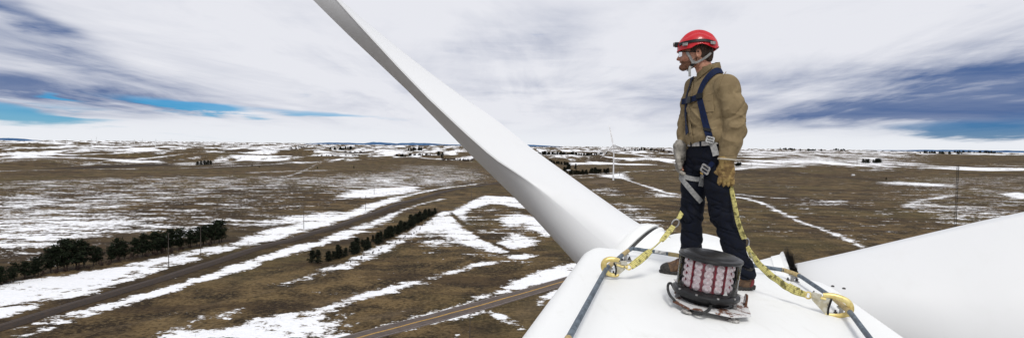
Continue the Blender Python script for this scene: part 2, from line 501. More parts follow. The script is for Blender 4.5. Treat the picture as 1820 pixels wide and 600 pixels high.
paint(S, [(1150, 340), (1210, 348), (1215, 352), (1165, 350)], 0.2, 6)
paint(S, [(1290, 338), (1400, 345), (1420, 322), (1700, 312), (1700, 303), (1310, 303)], -0.68, 25)
paint(S, [(1560, 326), (1590, 322), (1690, 328), (1680, 332)], 0.55, 12)
# farm land round the small white turbine
paint(S, [(1000, 318), (1090, 324), (1090, 311), (1200, 306), (1200, 300), (1000, 306)], -0.8, 20)
paint(S, [(1010, 312), (1100, 306), (1210, 302), (1320, 300)], 0.75, 8, False, 7, 9)
paint(S, [(1000, 317), (1040, 315), (1100, 313)], 0.7, 6, False, 4)
paint(S, [(960, 290), (1010, 292), (1160, 290), (1165, 296), (1010, 298), (985, 299)], -0.9, 25)
paint(S, [(1010, 286), (1160, 289), (1165, 291), (1010, 290)], 0.9, 20)
paint(S, [(1060, 311), (1110, 307), (1120, 318), (1080, 316)], 0.7, 8)
paint(L, [(1040, 322), (1075, 318), (1092, 320), (1085, 325), (1050, 327)], 1.0, 6)
# far roads seen as pale lines
paint(S, [(-40, 306), (150, 302), (350, 298), (450, 292), (580, 284), (640, 282)], 0.55, 12, False, 9, 14)
paint(S, [(500, 315), (540, 303), (570, 286)], 0.35, 4, False, 2.5)
paint(S, [(450, 306), (550, 303), (590, 302)], 0.7, 12, False, 9)
paint(S, [(1640, 296), (1730, 300), (1900, 306)], 0.7, 16, False, 16)
paint(S, [(1300, 303), (1345, 300), (1400, 297), (1460, 293)], 0.7, 16, False, 20)
paint(S, [(1310, 272), (1400, 270), (1560, 276), (1700, 280), (1600, 292), (1450, 296), (1310, 298)], 0.28, 60, k=0.6)
paint(S, [(1660, 275), (1900, 278), (1900, 298), (1660, 294), (1600, 288)], -0.8, 120, k=0.9)
# bare dark draw and straw-coloured verges
paint(L, [(80, 297), (150, 290), (300, 285), (310, 293), (200, 298), (100, 300)], -1.0, 20)
paint(S, [(80, 298), (150, 290), (300, 285), (310, 293), (200, 298), (100, 300)], -1.0, 20)
paint(L, [(-60, 600), (200, 524), (420, 458), (600, 404), (800, 336)], -0.7, 8, False, 14)
paint(L, [(640, 566), (700, 552), (740, 545), (700, 560)], 1.0, 3)
paint(L, [(870, 560), (910, 540), (985, 512), (1000, 530), (940, 590), (900, 575)], 0.6, 6)
paint(L, [(780, 600), (800, 570), (880, 562), (930, 600), (900, 640)], -0.5, 6)
paint(L, [(850, 520), (900, 500), (980, 470), (1000, 480), (900, 520)], -0.6, 6)
for ln in ([(340, 592), (480, 568), (640, 522), (770, 492), (900, 462)], [(802, 378), (815, 392), (850, 416), (905, 444), (935, 450)], [(560, 540), (700, 505), (850, 470)],
           [(830, 372), (880, 392), (960, 430)], [(0, 628), (300, 560), (480, 520)], [(1345, 362), (1430, 402), (1500, 440)], [(1440, 330), (1470, 340), (1480, 352)]):
    paint(L, ln, -0.8 if ln[0][0] in (802, 830) else 0.7, 1.2, False, 0.8, k=0.9)
paint(S, [(802, 378), (815, 392), (850, 416), (905, 444), (935, 450)], -1.0, 1.2, False, 1.3)
snow = np.clip(np.where(snow < 0, snow * 1.3, snow * 1.05), -1.08, 0.68)
# small ragged variation so that field edges are never straight
for nm, arr in (("snow_cover", snow), ("grass_wear", soil)):
    a = ground.data.attributes.new(nm, 'FLOAT', 'POINT'); a.data.foreach_set("value", arr.astype(np.float32))

def ground_material():
    m = bpy.data.materials.new("prairie"); m.use_nodes = True; nt = m.node_tree
    b = nt.nodes["Principled BSDF"]; b.inputs["Specular IOR Level"].default_value = 0.15
    g = nt.nodes.new("ShaderNodeNewGeometry"); pos = g.outputs["Position"]
    def attr(n):
        a = nt.nodes.new("ShaderNodeAttribute"); a.attribute_name = n; return N(nt, a.outputs["Fac"])
    cover, wear = attr("snow_cover"), attr("grass_wear")
    flat = mapping(nt, pos, (1, 1, 0))
    n1 = tex_noise(nt, mapping(nt, flat, (0.36, 1.0, 1), (0, 0, R(-6))), 1 / 20, 10, 0.64, 0.25)
    n2 = tex_noise(nt, mapping(nt, flat, (0.75, 1.0, 1), (0, 0, R(-12))), 1 / 5.0, 6, 0.65, 0.3)
    n3 = tex_noise(nt, mapping(nt, flat, (0.6, 1.0, 1)), 1 / 1.3, 4, 0.65)
    nl = n1 * 0.46 + n2 * 0.34 + n3 * 0.20
    s = (nl - 0.5) * 9.0 + cover * 1.0
    sn = s.smooth(-0.10, 0.14)
    ng = tex_noise(nt, flat, 1 / 26, 8, 0.68)
    nf = tex_noise(nt, flat, 1 / 2.2, 4, 0.7)
    nh = tex_noise(nt, flat, 1 / 160, 4, 0.5)
    gcol = mixc(nt, ng.smooth(0.40, 0.62), (0.018, 0.0115, 0.005), (0.138, 0.091, 0.039))
    gcol = mixc(nt, nf.smooth(0.46, 0.66) * 0.6, gcol, (0.180, 0.130, 0.066))
    gcol = mixc(nt, nf.smooth(0.50, 0.34) * 0.8, gcol, (0.018, 0.012, 0.007))
    gcol = mixc(nt, nh.smooth(0.46, 0.66) * 0.45, gcol, (0.082, 0.066, 0.024))
    nk = tex_noise(nt, mapping(nt, flat, (0.3, 1, 1), (0, 0, R(-8))), 1 / 60, 7, 0.7)
    gcol = mixc(nt, nk.smooth(0.50, 0.60) * 0.62, gcol, (0.030, 0.018, 0.010))
    gcol = mixc(nt, nk.smooth(0.46, 0.34) * 0.35, gcol, (0.185, 0.133, 0.068))
    nv = tex_noise(nt, mapping(nt, flat, (1, 0.35, 1)), 1 / 420, 6, 0.65)
    gcol = mixc(nt, nv.smooth(0.53, 0.62) * 0.55, gcol, (0.026, 0.016, 0.009))
    gcol = mixc(nt, wear.smooth(0.0, 1.0) * 0.65, gcol, (0.145, 0.105, 0.066))
    gcol = mixc(nt, wear.smooth(0.0, -1.0) * 0.85, gcol, (0.021, 0.013, 0.009))
    scol = mixc(nt, nf.smooth(0.3, 0.7), (0.80, 0.82, 0.86), (0.90, 0.90, 0.91))
    # thin snow lets the stalks through
    thin = (s.smooth(0.05, 0.45) + (nf - 0.5) * 0.9).smooth(0.1, 0.6)
    scol = mixc(nt, thin, (0.50, 0.47, 0.44), scol)
    nt.links.new(mixc(nt, sn, gcol, scol), b.inputs["Base Color"])
    rgh = sn.smooth(0, 1, 0.95, 0.6); nt.links.new(rgh.s, b.inputs["Roughness"])
    bn = nt.nodes.new("ShaderNodeBump"); bn.inputs["Distance"].default_value = 1.6; bn.inputs["Strength"].default_value = 0.8
    hh = nf * 0.8 + sn * 0.35 + ng * 0.8
    nt.links.new(hh.s, bn.inputs["Height"]); nt.links.new(bn.outputs[0], b.inputs["Normal"])
    return m
ground.data.materials.append(ground_material())

# ---- far blue ridges
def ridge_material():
    return mat("haze_tinted_ridge", (0.075, 0.150, 0.27), 0.95, col2=(0.040, 0.090, 0.19), scale=0.0012, detail=6, spec=0.0, coord="Object")  # dark forest lightened to blue: distance haze painted into the base colour
def ridge(px0, px1, dist, prof, seed):
    xs = np.linspace(px0, px1, 90)
    V, F = [], []
    for i, x in enumerate(xs):
        r = ray(x, 250); ux, uy = r.x / math.hypot(r.x, r.y), r.y / math.hypot(r.x, r.y)
        h = float(np.interp(x, [p[0] for p in prof], [p[1] for p in prof])) * dist / 1000
        h *= 0.72 + 0.55 * float(fbm2(np.array([x / 14.0]), np.array([seed * 3.7]), 4, seed)[0])
        for k, (dd, hh) in enumerate(((-0.10, -0.02), (-0.04, 0.55), (0.0, 1.0), (0.05, 0.6), (0.12, -0.02))):
            d = dist * (1 + dd + 0.02 * float(fbm2(np.array([x / 9.0]), np.array([k * 2.0]), 3, seed + 9)[0]))
            V.append((ux * d, uy * d, h * hh + 4))
    for i in range(len(xs) - 1):
        for k in range(4): F.append((i * 5 + k, (i + 1) * 5 + k, (i + 1) * 5 + k + 1, i * 5 + k + 1))
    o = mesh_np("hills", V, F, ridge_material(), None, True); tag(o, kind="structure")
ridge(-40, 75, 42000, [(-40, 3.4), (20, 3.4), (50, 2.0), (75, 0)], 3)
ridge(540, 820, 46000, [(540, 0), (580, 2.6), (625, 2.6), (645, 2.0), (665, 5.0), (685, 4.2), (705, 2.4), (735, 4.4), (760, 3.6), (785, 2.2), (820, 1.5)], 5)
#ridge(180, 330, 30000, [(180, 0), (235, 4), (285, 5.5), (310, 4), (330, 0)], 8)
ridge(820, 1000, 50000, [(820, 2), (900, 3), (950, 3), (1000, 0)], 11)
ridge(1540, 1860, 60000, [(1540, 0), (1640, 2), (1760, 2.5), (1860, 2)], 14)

# ---- sheets that follow the ground
def ribbon(name, px, offs, mater, z=0.12, step=9.0, heights=None, extend=None):
    pts = [G(*p) for p in px]
    if extend: pts = [extend[0]] + pts if extend[0] else pts
    sp = spline(pts, 24)
    V, F = [], []
    k = len(offs)
    for i, p in enumerate(sp):
        a, b = sp[max(i - 1, 0)], sp[min(i + 1, len(sp) - 1)]
        t = (b - a) / (np.hypot(*(b - a)) + 1e-9); nrm = np.array([-t[1], t[0]])
        for j, o in enumerate(offs):
            q = p + nrm * o
            V.append((q[0], q[1], height1(*q) + z + (heights[j] if heights else 0)))
    for i in range(len(sp) - 1):
        for j in range(k - 1): F.append((i * k + j, i * k + j + 1, (i + 1) * k + j + 1, (i + 1) * k + j))
    return mesh_np(name, V, F, mater, None, True), sp

asphalt = mat("asphalt", (0.098, 0.075, 0.063), 0.9, col2=(0.066, 0.049, 0.041), scale=0.35, detail=8, bump=0.2, bscale=2)
yellow = mat("road_paint_yellow", (0.62, 0.36, 0.05), 0.7, col2=(0.45, 0.25, 0.04), scale=1.5)
ballast = mat("ballast", (0.036, 0.022, 0.013), 0.95, col2=(0.015, 0.009, 0.006), scale=0.8, detail=8, bump=0.5, bscale=3)
rail_steel = mat("rail_steel", (0.13, 0.10, 0.085), 0.6, 0.3, scale=2)
HWY = [(380, 668), (626, 600), (760, 564), (880, 532), (998, 499.6), (1120, 470), (1260, 441)]
hw, _ = ribbon("highway", HWY, [-7.4, -3.6, 0, 3.6, 7.4], asphalt, 0.20, heights=[-0.25, 0, 0.05, 0, -0.25]); tag(hw, kind="structure")
for o_ in (-0.30, 0.30):
    y_, _ = ribbon("road_marking", HWY, [o_ - 0.17, o_ + 0.17], yellow, 0.265); tag(y_, kind="structure"); y_.parent = hw
shoulder_paint = mat("road_paint_white", (0.42, 0.38, 0.36), 0.8, scale=1.5)
for o_ in (-5.6, 5.6):
    y_, _ = ribbon("road_marking", HWY, [o_ - 0.09, o_ + 0.09], shoulder_paint, 0.16); tag(y_, kind="structure"); y_.parent = hw
RAILPX = [(-120, 616), (20, 579), (210, 519), (420, 456), (560, 413), (700, 365), (790, 341), (880, 326), (960, 318)]
rw, RAIL_SP = ribbon("railway_bed", RAILPX, [-5.6, -2.2, 0, 2.2, 5.6], ballast, 0.15, heights=[0, 1.0, 1.1, 1.0, 0]); tag(rw, kind="structure")
for o_ in (-0.75, 0.75):
    y_, _ = ribbon("rail", RAILPX, [o_ - 0.08, o_ - 0.05, o_ + 0.05, o_ + 0.08], rail_steel, 1.30, heights=[-0.12, 0.06, 0.06, -0.12]); y_.parent = rw
# ================================================================== THE TURBINE UNDER FOOT
def white_paint(name, base, dirt, rough, bump=0.0, bscale=300, dscale=3, grime=1.0):
    m = bpy.data.materials.new(name); m.use_nodes = True; nt = m.node_tree
    b = nt.nodes["Principled BSDF"]; b.inputs["Specular IOR Level"].default_value = 0.4
    t = nt.nodes.new("ShaderNodeTexCoord"); v = t.outputs["Object"]
    n = tex_noise(nt, v, dscale, 7, 0.65); n2 = tex_noise(nt, v, 60, 3, 0.6); n3 = tex_noise(nt, mapping(nt, v, (9, 1, 1)), 2, 5, 0.6)
    c = mixc(nt, n.smooth(0.55, 0.75) * (0.5 * grime), base, dirt)
    c = mixc(nt, n3.smooth(0.58, 0.8) * (0.35 * grime), c, dirt)
    c = mixc(nt, n2.smooth(0.66, 0.78) * (0.45 * grime), c, tuple(x * 0.7 for x in dirt))
    nt.links.new(c, b.inputs["Base Color"])
    rr = n.smooth(0.3, 0.7, rough - 0.06, rough + 0.12); nt.links.new(rr.s, b.inputs["Roughness"])
    if bump:
        bn = nt.nodes.new("ShaderNodeBump"); bn.inputs["Strength"].default_value = bump; bn.inputs["Distance"].default_value = 0.002
        nb = tex_noise(nt, v, bscale, 3, 0.7); nt.links.new(nb.s, bn.inputs["Height"]); nt.links.new(bn.outputs[0], b.inputs["Normal"])
    return m
W_roof = white_paint("nacelle_gelcoat", (0.82, 0.83, 0.82), (0.66, 0.66, 0.63), 0.45, 0.5, 260)
W_blade = white_paint("blade_gelcoat", (0.68, 0.69, 0.70), (0.60, 0.60, 0.59), 0.38, 0.1, 400, 3, 0.35)
W_spin = white_paint("spinner_gelcoat", (0.80, 0.81, 0.80), (0.66, 0.66, 0.64), 0.4)
black_rubber = mat("black_rubber", (0.012, 0.012, 0.012), 0.6, col2=(0.02, 0.02, 0.02), scale=40, bump=0.2)
bristle = mat("black_bristle", (0.014, 0.012, 0.010), 0.8, col2=(0.035, 0.026, 0.018), scale=60)
steel = mat("zinc_steel", (0.42, 0.42, 0.42), 0.4, 0.8, col2=(0.28, 0.27, 0.26), scale=40)
dark_steel = mat("dark_steel", (0.06, 0.06, 0.065), 0.45, 0.7, col2=(0.12, 0.11, 0.10), scale=50)

turbine = empty("wind_turbine", (1.5, 4.5, CAMZ - 3.2))
tag(turbine, "huge white wind turbine whose roof, spinner and blades fill the foreground under the worker", "wind turbine")
AXL = (1.24 - 0.235 * 3.25, 0.235)             # lateral centre of the roof: x = a + b*y
def roof_z(w):                                  # crown of the roof against lateral position (relative to the eye)
    return -1.02 - 0.10 * w - 0.04 * w * w
def roof_at(x, y):
    return CAMZ + roof_z(x - (AXL[0] + AXL[1] * y))
def on_roof(px, py, up=0.0):
    p = P(px, py, 4.0)
    for _ in range(12):
        z = roof_at(p.x, p.y) + up
        p = PZ(px, py, z - CAMZ)
    return p

def nacelle():
    # section: crowned top, rounded shoulders, sloping sides; lofted along the axis
    V, F = [], []
    def section(hw, depth, drop):
        pts = []
        rad = 0.14
        for w in np.linspace(-hw, -hw, 1): pass
        hl = hw - 0.16
        pts.append((-hl - 0.10, -depth))
        pts.append((-hl - 0.05, roof_z(-hl) - rad * 1.6))
        for a in np.linspace(0, 90, 9):
            cx_, cz_ = -hl + rad, roof_z(-hl + rad) - rad
            pts.append((cx_ - rad * math.cos(R(a)), cz_ + rad * math.sin(R(a))))
        for w in np.linspace(-hl + rad, hw - rad, 22)[1:-1]: pts.append((w, roof_z(w)))
        for a in np.linspace(90, 0, 9):
            cx_, cz_ = hw - rad, roof_z(hw - rad) - rad
            pts.append((cx_ + rad * math.cos(R(a)), cz_ + rad * math.sin(R(a))))
        pts.append((hw + 0.05, roof_z(hw) - rad * 1.6))
        pts.append((hw + 0.10, -depth))
        return [(w, z - drop) for w, z in pts]
    ys = [-5.0, -3, -1, 0.5, 1.5, 2.5, 3.5, 4.5, 5.0, 5.2, 5.35, 5.48, 5.57, 5.62, 5.64]
    rings = []
    for y in ys:
        e = max(0.0, (y - 5.0) / 0.64)
        drop = 0.24 * (1 - math.sqrt(max(0, 1 - e * e)))
        hw = 1.24 - 0.03 * max(0, y - 2.5) - 0.34 * (1 - math.sqrt(max(0, 1 - e * e)))
        rings.append([(AXL[0] + AXL[1] * y + w, y - 0.235 * w, CAMZ + z) for w, z in section(hw, 3.6, drop)])
    k = len(rings[0])
    for r_ in rings: V += r_
    for i in range(len(rings) - 1):
        for j in range(k - 1): F.append((i * k + j, (i + 1) * k + j, (i + 1) * k + j + 1, i * k + j + 1))
    F.append(tuple(range(k))); F.append(tuple((len(rings) - 1) * k + j for j in range(k))[::-1])
    for i in range(len(rings) - 1): F.append((i * k + k - 1, (i + 1) * k + k - 1, (i + 1) * k, i * k))
    V = [tuple(Vector(v) - turbine.location) for v in V]
    o = mesh_np("nacelle", V, F, W_roof, turbine, True)
    bm = bmesh.new(); bm.from_mesh(o.data); bmesh.ops.recalc_face_normals(bm, faces=bm.faces); bm.to_mesh(o.data); bm.free()
    o.data.set_sharp_from_angle(angle=R(50))
    return o
nac = nacelle()

# ---- blades: lofted feathered sections, trailing edge towards the nacelle
VIEWBACK = Vector((0, -1, 0))
def blade(A, B, ext, stations, name="blade", n_half=14):
    """A root point, B further point on the axis (world). stations: (s, a, ridge, b, te, le, flat)
    a/b: extents below/above the axis across the line of sight, ridge: where the trailing edge lies, te/le: reach towards / away from the nacelle"""
    ax = (B - A).normalized()
    e2 = (VIEWBACK - ax * VIEWBACK.dot(ax)).normalized()
    e1 = ax.cross(e2)
    if e1.z < 0: e1 = -e1
    ss = [st[0] for st in stations]
    V, F = [], []
    sl = np.concatenate([np.linspace(ss[0], 9, 46), np.linspace(9, ss[-1], 22)[1:]])
    m = 0
    for s in sl:
        a, rd, b, te, le, sq = (float(np.interp(s, ss, [st[i] for st in stations])) for i in range(1, 7))
        ring = []
        mid = (a + b) / 2; hw = (b - a) / 2
        # near side: from a (under) over the trailing edge to b (top); straight-ish faces when sq -> 1
        for side, e0 in (("lo", a), ("hi", b)):
            pts = []
            for k in range(n_half):
                t = k / n_half
                # circle quarter
                th = t * math.pi / 2
                cxx = mid + (e0 - mid) * math.cos(th); cyy = hw * math.sin(th)
                # wedge to the trailing edge
                wxx = e0 + (rd - e0) * t; wyy = te * (t ** 1.0) * (1 + 0.25 * (1 - t))
                pts.append((cxx * (1 - sq) + wxx * sq, cyy * (1 - sq) + wyy * sq))
            ring.append(pts)
        tew = 0.011 * sq
        tip_c = (mid * (1 - sq) + rd * sq, hw * (1 - sq) + te * sq)
        sec = ring[0] + [(tip_c[0] - tew, tip_c[1]), (tip_c[0] + tew, tip_c[1])] + ring[1][::-1]
        far = []
        for k in range(1, 2 * n_half):
            th = math.pi * k / (2 * n_half)
            far.append((mid + hw * math.cos(th), -((hw * (1 - sq) + le * sq) * math.sin(th))))
        sec += far
        m = len(sec)
        for u, v in sec: V.append(tuple(A + ax * s + e1 * u + e2 * v - turbine.location))
    for i in range(len(sl) - 1):
        for j in range(m):
            j2 = (j + 1) % m; F.append((i * m + j, i * m + j2, (i + 1) * m + j2, (i + 1) * m + j))
    F.append(tuple(range(m))); F.append(tuple((len(sl) - 1) * m + j for j in range(m))[::-1])
    o = mesh_np(name, V, F, W_blade, turbine, True)
    bm = bmesh.new(); bm.from_mesh(o.data); bmesh.ops.recalc_face_normals(bm, faces=bm.faces); bm.to_mesh(o.data); bm.free()
    o.data.set_sharp_from_angle(angle=R(28))
    return o, ax, e1, e2

# left blade, measured across the photograph's sight lines
LA, LB = P(1087, 437, 7.0), P(582, 0, 10.0)
def measure(A, B, rows):
    """image points (low edge, ridge, high edge) -> station values"""
    ax = (B - A).normalized(); e2 = (VIEWBACK - ax * VIEWBACK.dot(ax)).normalized(); e1 = ax.cross(e2)
    if e1.z < 0: e1 = -e1
    nrm = ax.cross(e1)
    out = []
    def hit(px, py, off=0.0):
        r = ray(px, py); A2 = A + e2 * off
        t = (A2 - CAM).dot(nrm) / r.dot(nrm); q = CAM + r * t - A2
        return q.dot(ax), q.dot(e1)
    for (lo, rd, hi, te, le, sq) in rows:
        s0, a = hit(*lo); s1, b = hit(*hi); s2, t = hit(*rd, te)
        out.append(((s0 + s1) / 2, a, t, b, te, le, sq))
    return out
rowsL = [((1027, 472), (1085, 437), (1149, 407), 0.45, 0.45, 0.0),
         ((960, 398), (1004, 374), (1077, 358), 0.50, 0.5, 0.55),
         ((920, 355), (981, 355), (1040, 332), 0.52, 0.55, 0.85),
         ((866, 304), (920, 311), (975, 285), 0.55, 0.6, 1.0),
         ((820, 259), (876, 280), (935, 256), 0.55, 0.6, 1.0),
         ((782, 220), (820, 229), (892, 220), 0.52, 0.6, 1.0),
         ((741, 177), (741, 154), (820, 170), 0.45, 0.55, 1.0),
         ((680, 119), (680, 89), (741, 112), 0.38, 0.5, 1.0),
         ((610, 54), (640, 42), (665, 52), 0.33, 0.42, 1.0),
         ((556, 0), (598, 0), (606, 0), 0.28, 0.36, 1.0)]
def rows_by_axis(A, B, lo, rd, hi, svals):
    """evaluate the three image outlines at stations along the blade"""
    ax = (B - A).normalized(); e2 = (VIEWBACK - ax * VIEWBACK.dot(ax)).normalized(); e1 = ax.cross(e2)
    if e1.z < 0: e1 = -e1
    nrm = ax.cross(e1)
    def curve(pts, off):
        L_ = []
        A2 = A + e2 * off
        for px, py in pts:
            r = ray(px, py); t = (A2 - CAM).dot(nrm) / r.dot(nrm); q = CAM + r * t - A2
            L_.append((q.dot(ax), q.dot(e1)))
        L_.sort(); return [p[0] for p in L_], [p[1] for p in L_]
    cl, ch = curve(lo, 0), curve(hi, 0)
    out = []
    for s, te, le, sq in svals:
        cr = curve(rd, te)
        out.append((s, float(np.interp(s, *cl)), float(np.interp(s, *cr)), float(np.interp(s, *ch)), te, le, sq))
    return out
LO = [(1060, 505), (1027, 472), (960, 398), (920, 355), (866, 304), (820, 259), (782, 220), (741, 177), (680, 119), (610, 54), (556, 0), (500, -56)]
RD = [(1120, 455), (1060, 415), (1004, 374), (981, 355), (920, 311), (876, 280), (820, 229), (780, 192), (741, 154), (680, 89), (640, 45), (598, 0), (560, -46)]
HI = [(1190, 430), (1149, 407), (1077, 358), (1009, 309), (935, 256), (892, 220), (820, 170), (741, 112), (680, 63), (640, 30), (606, 0), (560, -42)]
sv = [(-0.35, 0.45, 0.45, 0.0), (0.15, 0.45, 0.45, 0.0), (0.7, 0.46, 0.5, 0.25), (1.2, 0.48, 0.55, 0.6), (1.8, 0.52, 0.6, 0.95), (2.4, 0.55, 0.6, 1), (3.2, 0.55, 0.6, 1), (4.0, 0.50, 0.55, 1), (4.8, 0.42, 0.5, 1), (5.6, 0.34, 0.45, 1), (6.4, 0.28, 0.36, 1), (7.0, 0.26, 0.33, 1)]
stL = rows_by_axis(LA, LB, LO, RD, HI, sv)
l_ = stL[-1]
stL += [(14.0, l_[1] * 0.75, l_[2] * 0.5, l_[3] * 0.75, 0.2, 0.3, 1), (22.0, -0.05, 0.02, 0.05, 0.08, 0.1, 1)]
bl, axL, e1L, e2L = blade(LA, LB, 0, stL)
# right blade comes round beside the camera
RA, RB = P(1437, 556, 6.2), P(1820, 492, 5.5)
sv = [(-0.30, -0.55, 0.0, 0.55, 0.55, 0.55, 0.0), (0.0, -0.55, 0.0, 0.55, 0.55, 0.55, 0.0), (0.6, -0.66, -0.35, 0.56, 0.75, 0.6, 0.2), (1.2, -0.85, -0.70, 0.58, 1.05, 0.7, 0.5), (1.8, -0.92, -0.70, 0.60, 1.25, 0.75, 0.75), (2.6, -0.95, -0.90, 0.61, 1.4, 0.78, 0.9), (4, -0.90, -0.85, 0.6, 1.4, 0.8, 1.0), (6, -0.45, -0.38, 0.5, 1.3, 0.75, 1), (10, -0.32, -0.26, 0.36, 1.0, 0.6, 1), (22, -0.05, 0.0, 0.05, 0.1, 0.1, 1)]
br, axR, e1R, e2R = blade(RA, RB, 0, sv)
HUB = Vector((2.13, 6.5, CAMZ - 2.05))
dirD = -(axL + axR).normalized()
third = [(s, a * 0.8, r * 0.8, b * 0.8, te * 0.8, le * 0.8, q) for s, a, r, b, te, le, q in sv]
VIEWBACK = Vector((0.3, -1, 0))
blade(HUB + dirD * 1.0, HUB + dirD * 5.0, 0, third)

# ---- spinner: a round nose turned about the rotor axis, collars round each blade root
nax = Vector((math.sin(R(19)), math.cos(R(19)), 0.05)).normalized()
Ms = Matrix.Translation(HUB - turbine.location) @ nax.to_track_quat('Z', 'Y').to_matrix().to_4x4()
sp = MB(); prof = []
for t in np.linspace(0, 1, 9): prof.append((0.98 + 0.07 * math.sin(t * math.pi), -0.95 + t * 1.2))
for a in np.linspace(8, 90, 12): prof.append((max(0.001, 0.99 * math.cos(R(a)) ** 0.8), 0.25 + 1.25 * math.sin(R(a))))
sp.lathe(prof, 48, Ms); sp.disc(0.98, -0.95, 48, Ms)
sp.build("spinner", W_spin, turbine, True)
def collar(ax, e1, e2, root, r_blade, r_out, dist, brush):
    c = HUB + ax * dist
    c = root + ax * (c - root).dot(ax)             # centred on the blade's own axis
    Mx = Matrix.Translation(c - turbine.location) @ Matrix((e1, e2, ax)).transposed().to_4x4()
    cb = MB()
    cb.lathe([(r_out * 0.95, -0.30), (r_out - 0.02, -0.03), (r_out + 0.010, 0.0), (r_out + 0.012, 0.022), (r_out - 0.012, 0.026), (r_out - 0.016, -0.12)], 64, Mx)
    co = cb.build("root_collar", W_spin, turbine, True)
    rb = MB()
    if brush:
        rb.lathe([(r_blade - 0.01, -0.1), (r_out - 0.05, -0.02), (r_out - 0.035, 0.05), (r_blade + 0.03, 0.09), (r_blade - 0.01, 0.10)], 64, Mx)
        rb.build("root_ring", black_rubber, co, True)
        bb = MB(); lr = random.Random(5)
        for j in range(2600):                      # long soft bristles standing up round the blade root
            th = 2 * math.pi * lr.random(); w = 0.014 + 0.016 * lr.random()
            z0 = 0.02 + 0.04 * lr.random(); z1 = z0 + 0.05 * lr.random()
            r0, r1 = r_blade - 0.02, r_out + 0.065 - 0.10 * lr.random() ** 2
            def pt(r_, th_, z_): return Mx @ Vector((r_ * math.cos(th_), r_ * math.sin(th_), z_))
            bb.add([pt(r0, th - w, z0), pt(r0, th + w, z0), pt(r1, th + w * 0.3 + 0.01, z1), pt(r1, th - w * 0.3 + 0.01, z1)], [(0, 1, 2, 3)])
        bo = bb.build("bristle_seal", bristle, co); bo["kind"] = "stuff"
    else:
        rb.lathe([(r_blade - 0.02, 0.024), (r_out - 0.022, 0.027), (r_out - 0.022, 0.066), (r_blade, 0.084)], 64, Mx)
        rb.build("rubber_seal", black_rubber, co, True)
        pr = MB()
        pr.lathe([(r_blade - 0.02, 0.060), (r_out - 0.02, 0.066), (r_out - 0.004, 0.076), (r_out - 0.006, 0.10), (r_blade + 0.03, 0.20), (r_blade - 0.03, 0.22)], 64, Mx)
        pr.build("root_ring", W_spin, co, True)
    return co
collar(axL, e1L, e2L, LA, 0.46, 0.565, 0.93, False)
collar(axR, e1R, e2R, RA, 0.55, 0.70, 1.15, True)

# ---- tower
tb = MB(); tz = CAMZ - 4.6
tb.lathe([(2.1, -1.0), (2.05, 1.0), (1.35, tz), (1.3, tz + 1.2)], 40, Matrix.Translation(Vector((0.9, 0.4, 0)) - turbine.location))
tb.build("tower", W_spin, turbine, True)
# small fittings on the roof: screws and a little warning mark
for px, py in ((1480, 508), (1500, 512)):
    q = on_roof(px, py) - turbine.location
    sc = MB(); sc.lathe([(0.014, -0.004), (0.013, 0.006), (0.006, 0.009), (0.0005, 0.009)], 10, Matrix.Translation(q))
    sc.build("screw", dark_steel, turbine, True)
wm = MB()
q = [on_roof(1404, 496, 0.004), on_roof(1420, 496.5, 0.004), on_roof(1415, 491, 0.004)]
wm.prism([p - turbine.location for p in q], (0, 0, 1), 0.003)
wm.build("warning_mark", dark_steel, turbine)
# ================================================================== THE WORKER
def smin(a, b, k):
    h = np.clip(0.5 + 0.5 * (b - a) / k, 0, 1)
    return b + (a - b) * h - k * h * (1 - h)
def cap(p, a, b, ra, rb=None):
    a, b = np.asarray(a, float), np.asarray(b, float); rb = ra if rb is None else rb
    ab = b - a; t = np.clip((p - a) @ ab / (ab @ ab + 1e-12), 0, 1)
    return np.linalg.norm(p - a - t[:, None] * ab, axis=1) - (ra + (rb - ra) * t)
def chain(p, pts, rads, k=0.02):
    d = None
    for i in range(len(pts) - 1):
        c = cap(p, pts[i], pts[i + 1], rads[i], rads[i + 1]); d = c if d is None else smin(d, c, k)
    return d
def ell(p, c, r, yaw=0.0, pitch=0.0):
    q = p - np.asarray(c, float)
    if yaw: ca, sa = math.cos(yaw), math.sin(yaw); q = np.stack([q[:, 0] * ca + q[:, 1] * sa, -q[:, 0] * sa + q[:, 1] * ca, q[:, 2]], 1)
    if pitch: ca, sa = math.cos(pitch), math.sin(pitch); q = np.stack([q[:, 0] * ca + q[:, 2] * sa, q[:, 1], -q[:, 0] * sa + q[:, 2] * ca], 1)
    r = np.asarray(r, float); k0 = np.linalg.norm(q / r, axis=1); k1 = np.linalg.norm(q / (r * r), axis=1) + 1e-9
    return k0 * (k0 - 1) / k1
def rbox(p, c, h, r):
    q = np.abs(p - np.asarray(c, float)) - np.asarray(h, float) + r
    return np.linalg.norm(np.maximum(q, 0), axis=1) + np.minimum(q.max(1), 0) - r
def stack(p, st):
    """elliptical sections (height, forward, sideways, half-width, half-depth)"""
    u = p[:, 2]; us = [s[0] for s in st]
    cf, cl, a, b = (np.interp(u, us, [s[i] for s in st]) for i in (1, 2, 3, 4))
    d = (np.sqrt(((p[:, 1] - cl) / a) ** 2 + ((p[:, 0] - cf) / b) ** 2) - 1) * np.minimum(a, b)
    return np.maximum(d, np.maximum(us[0] - u, u - us[-1]))

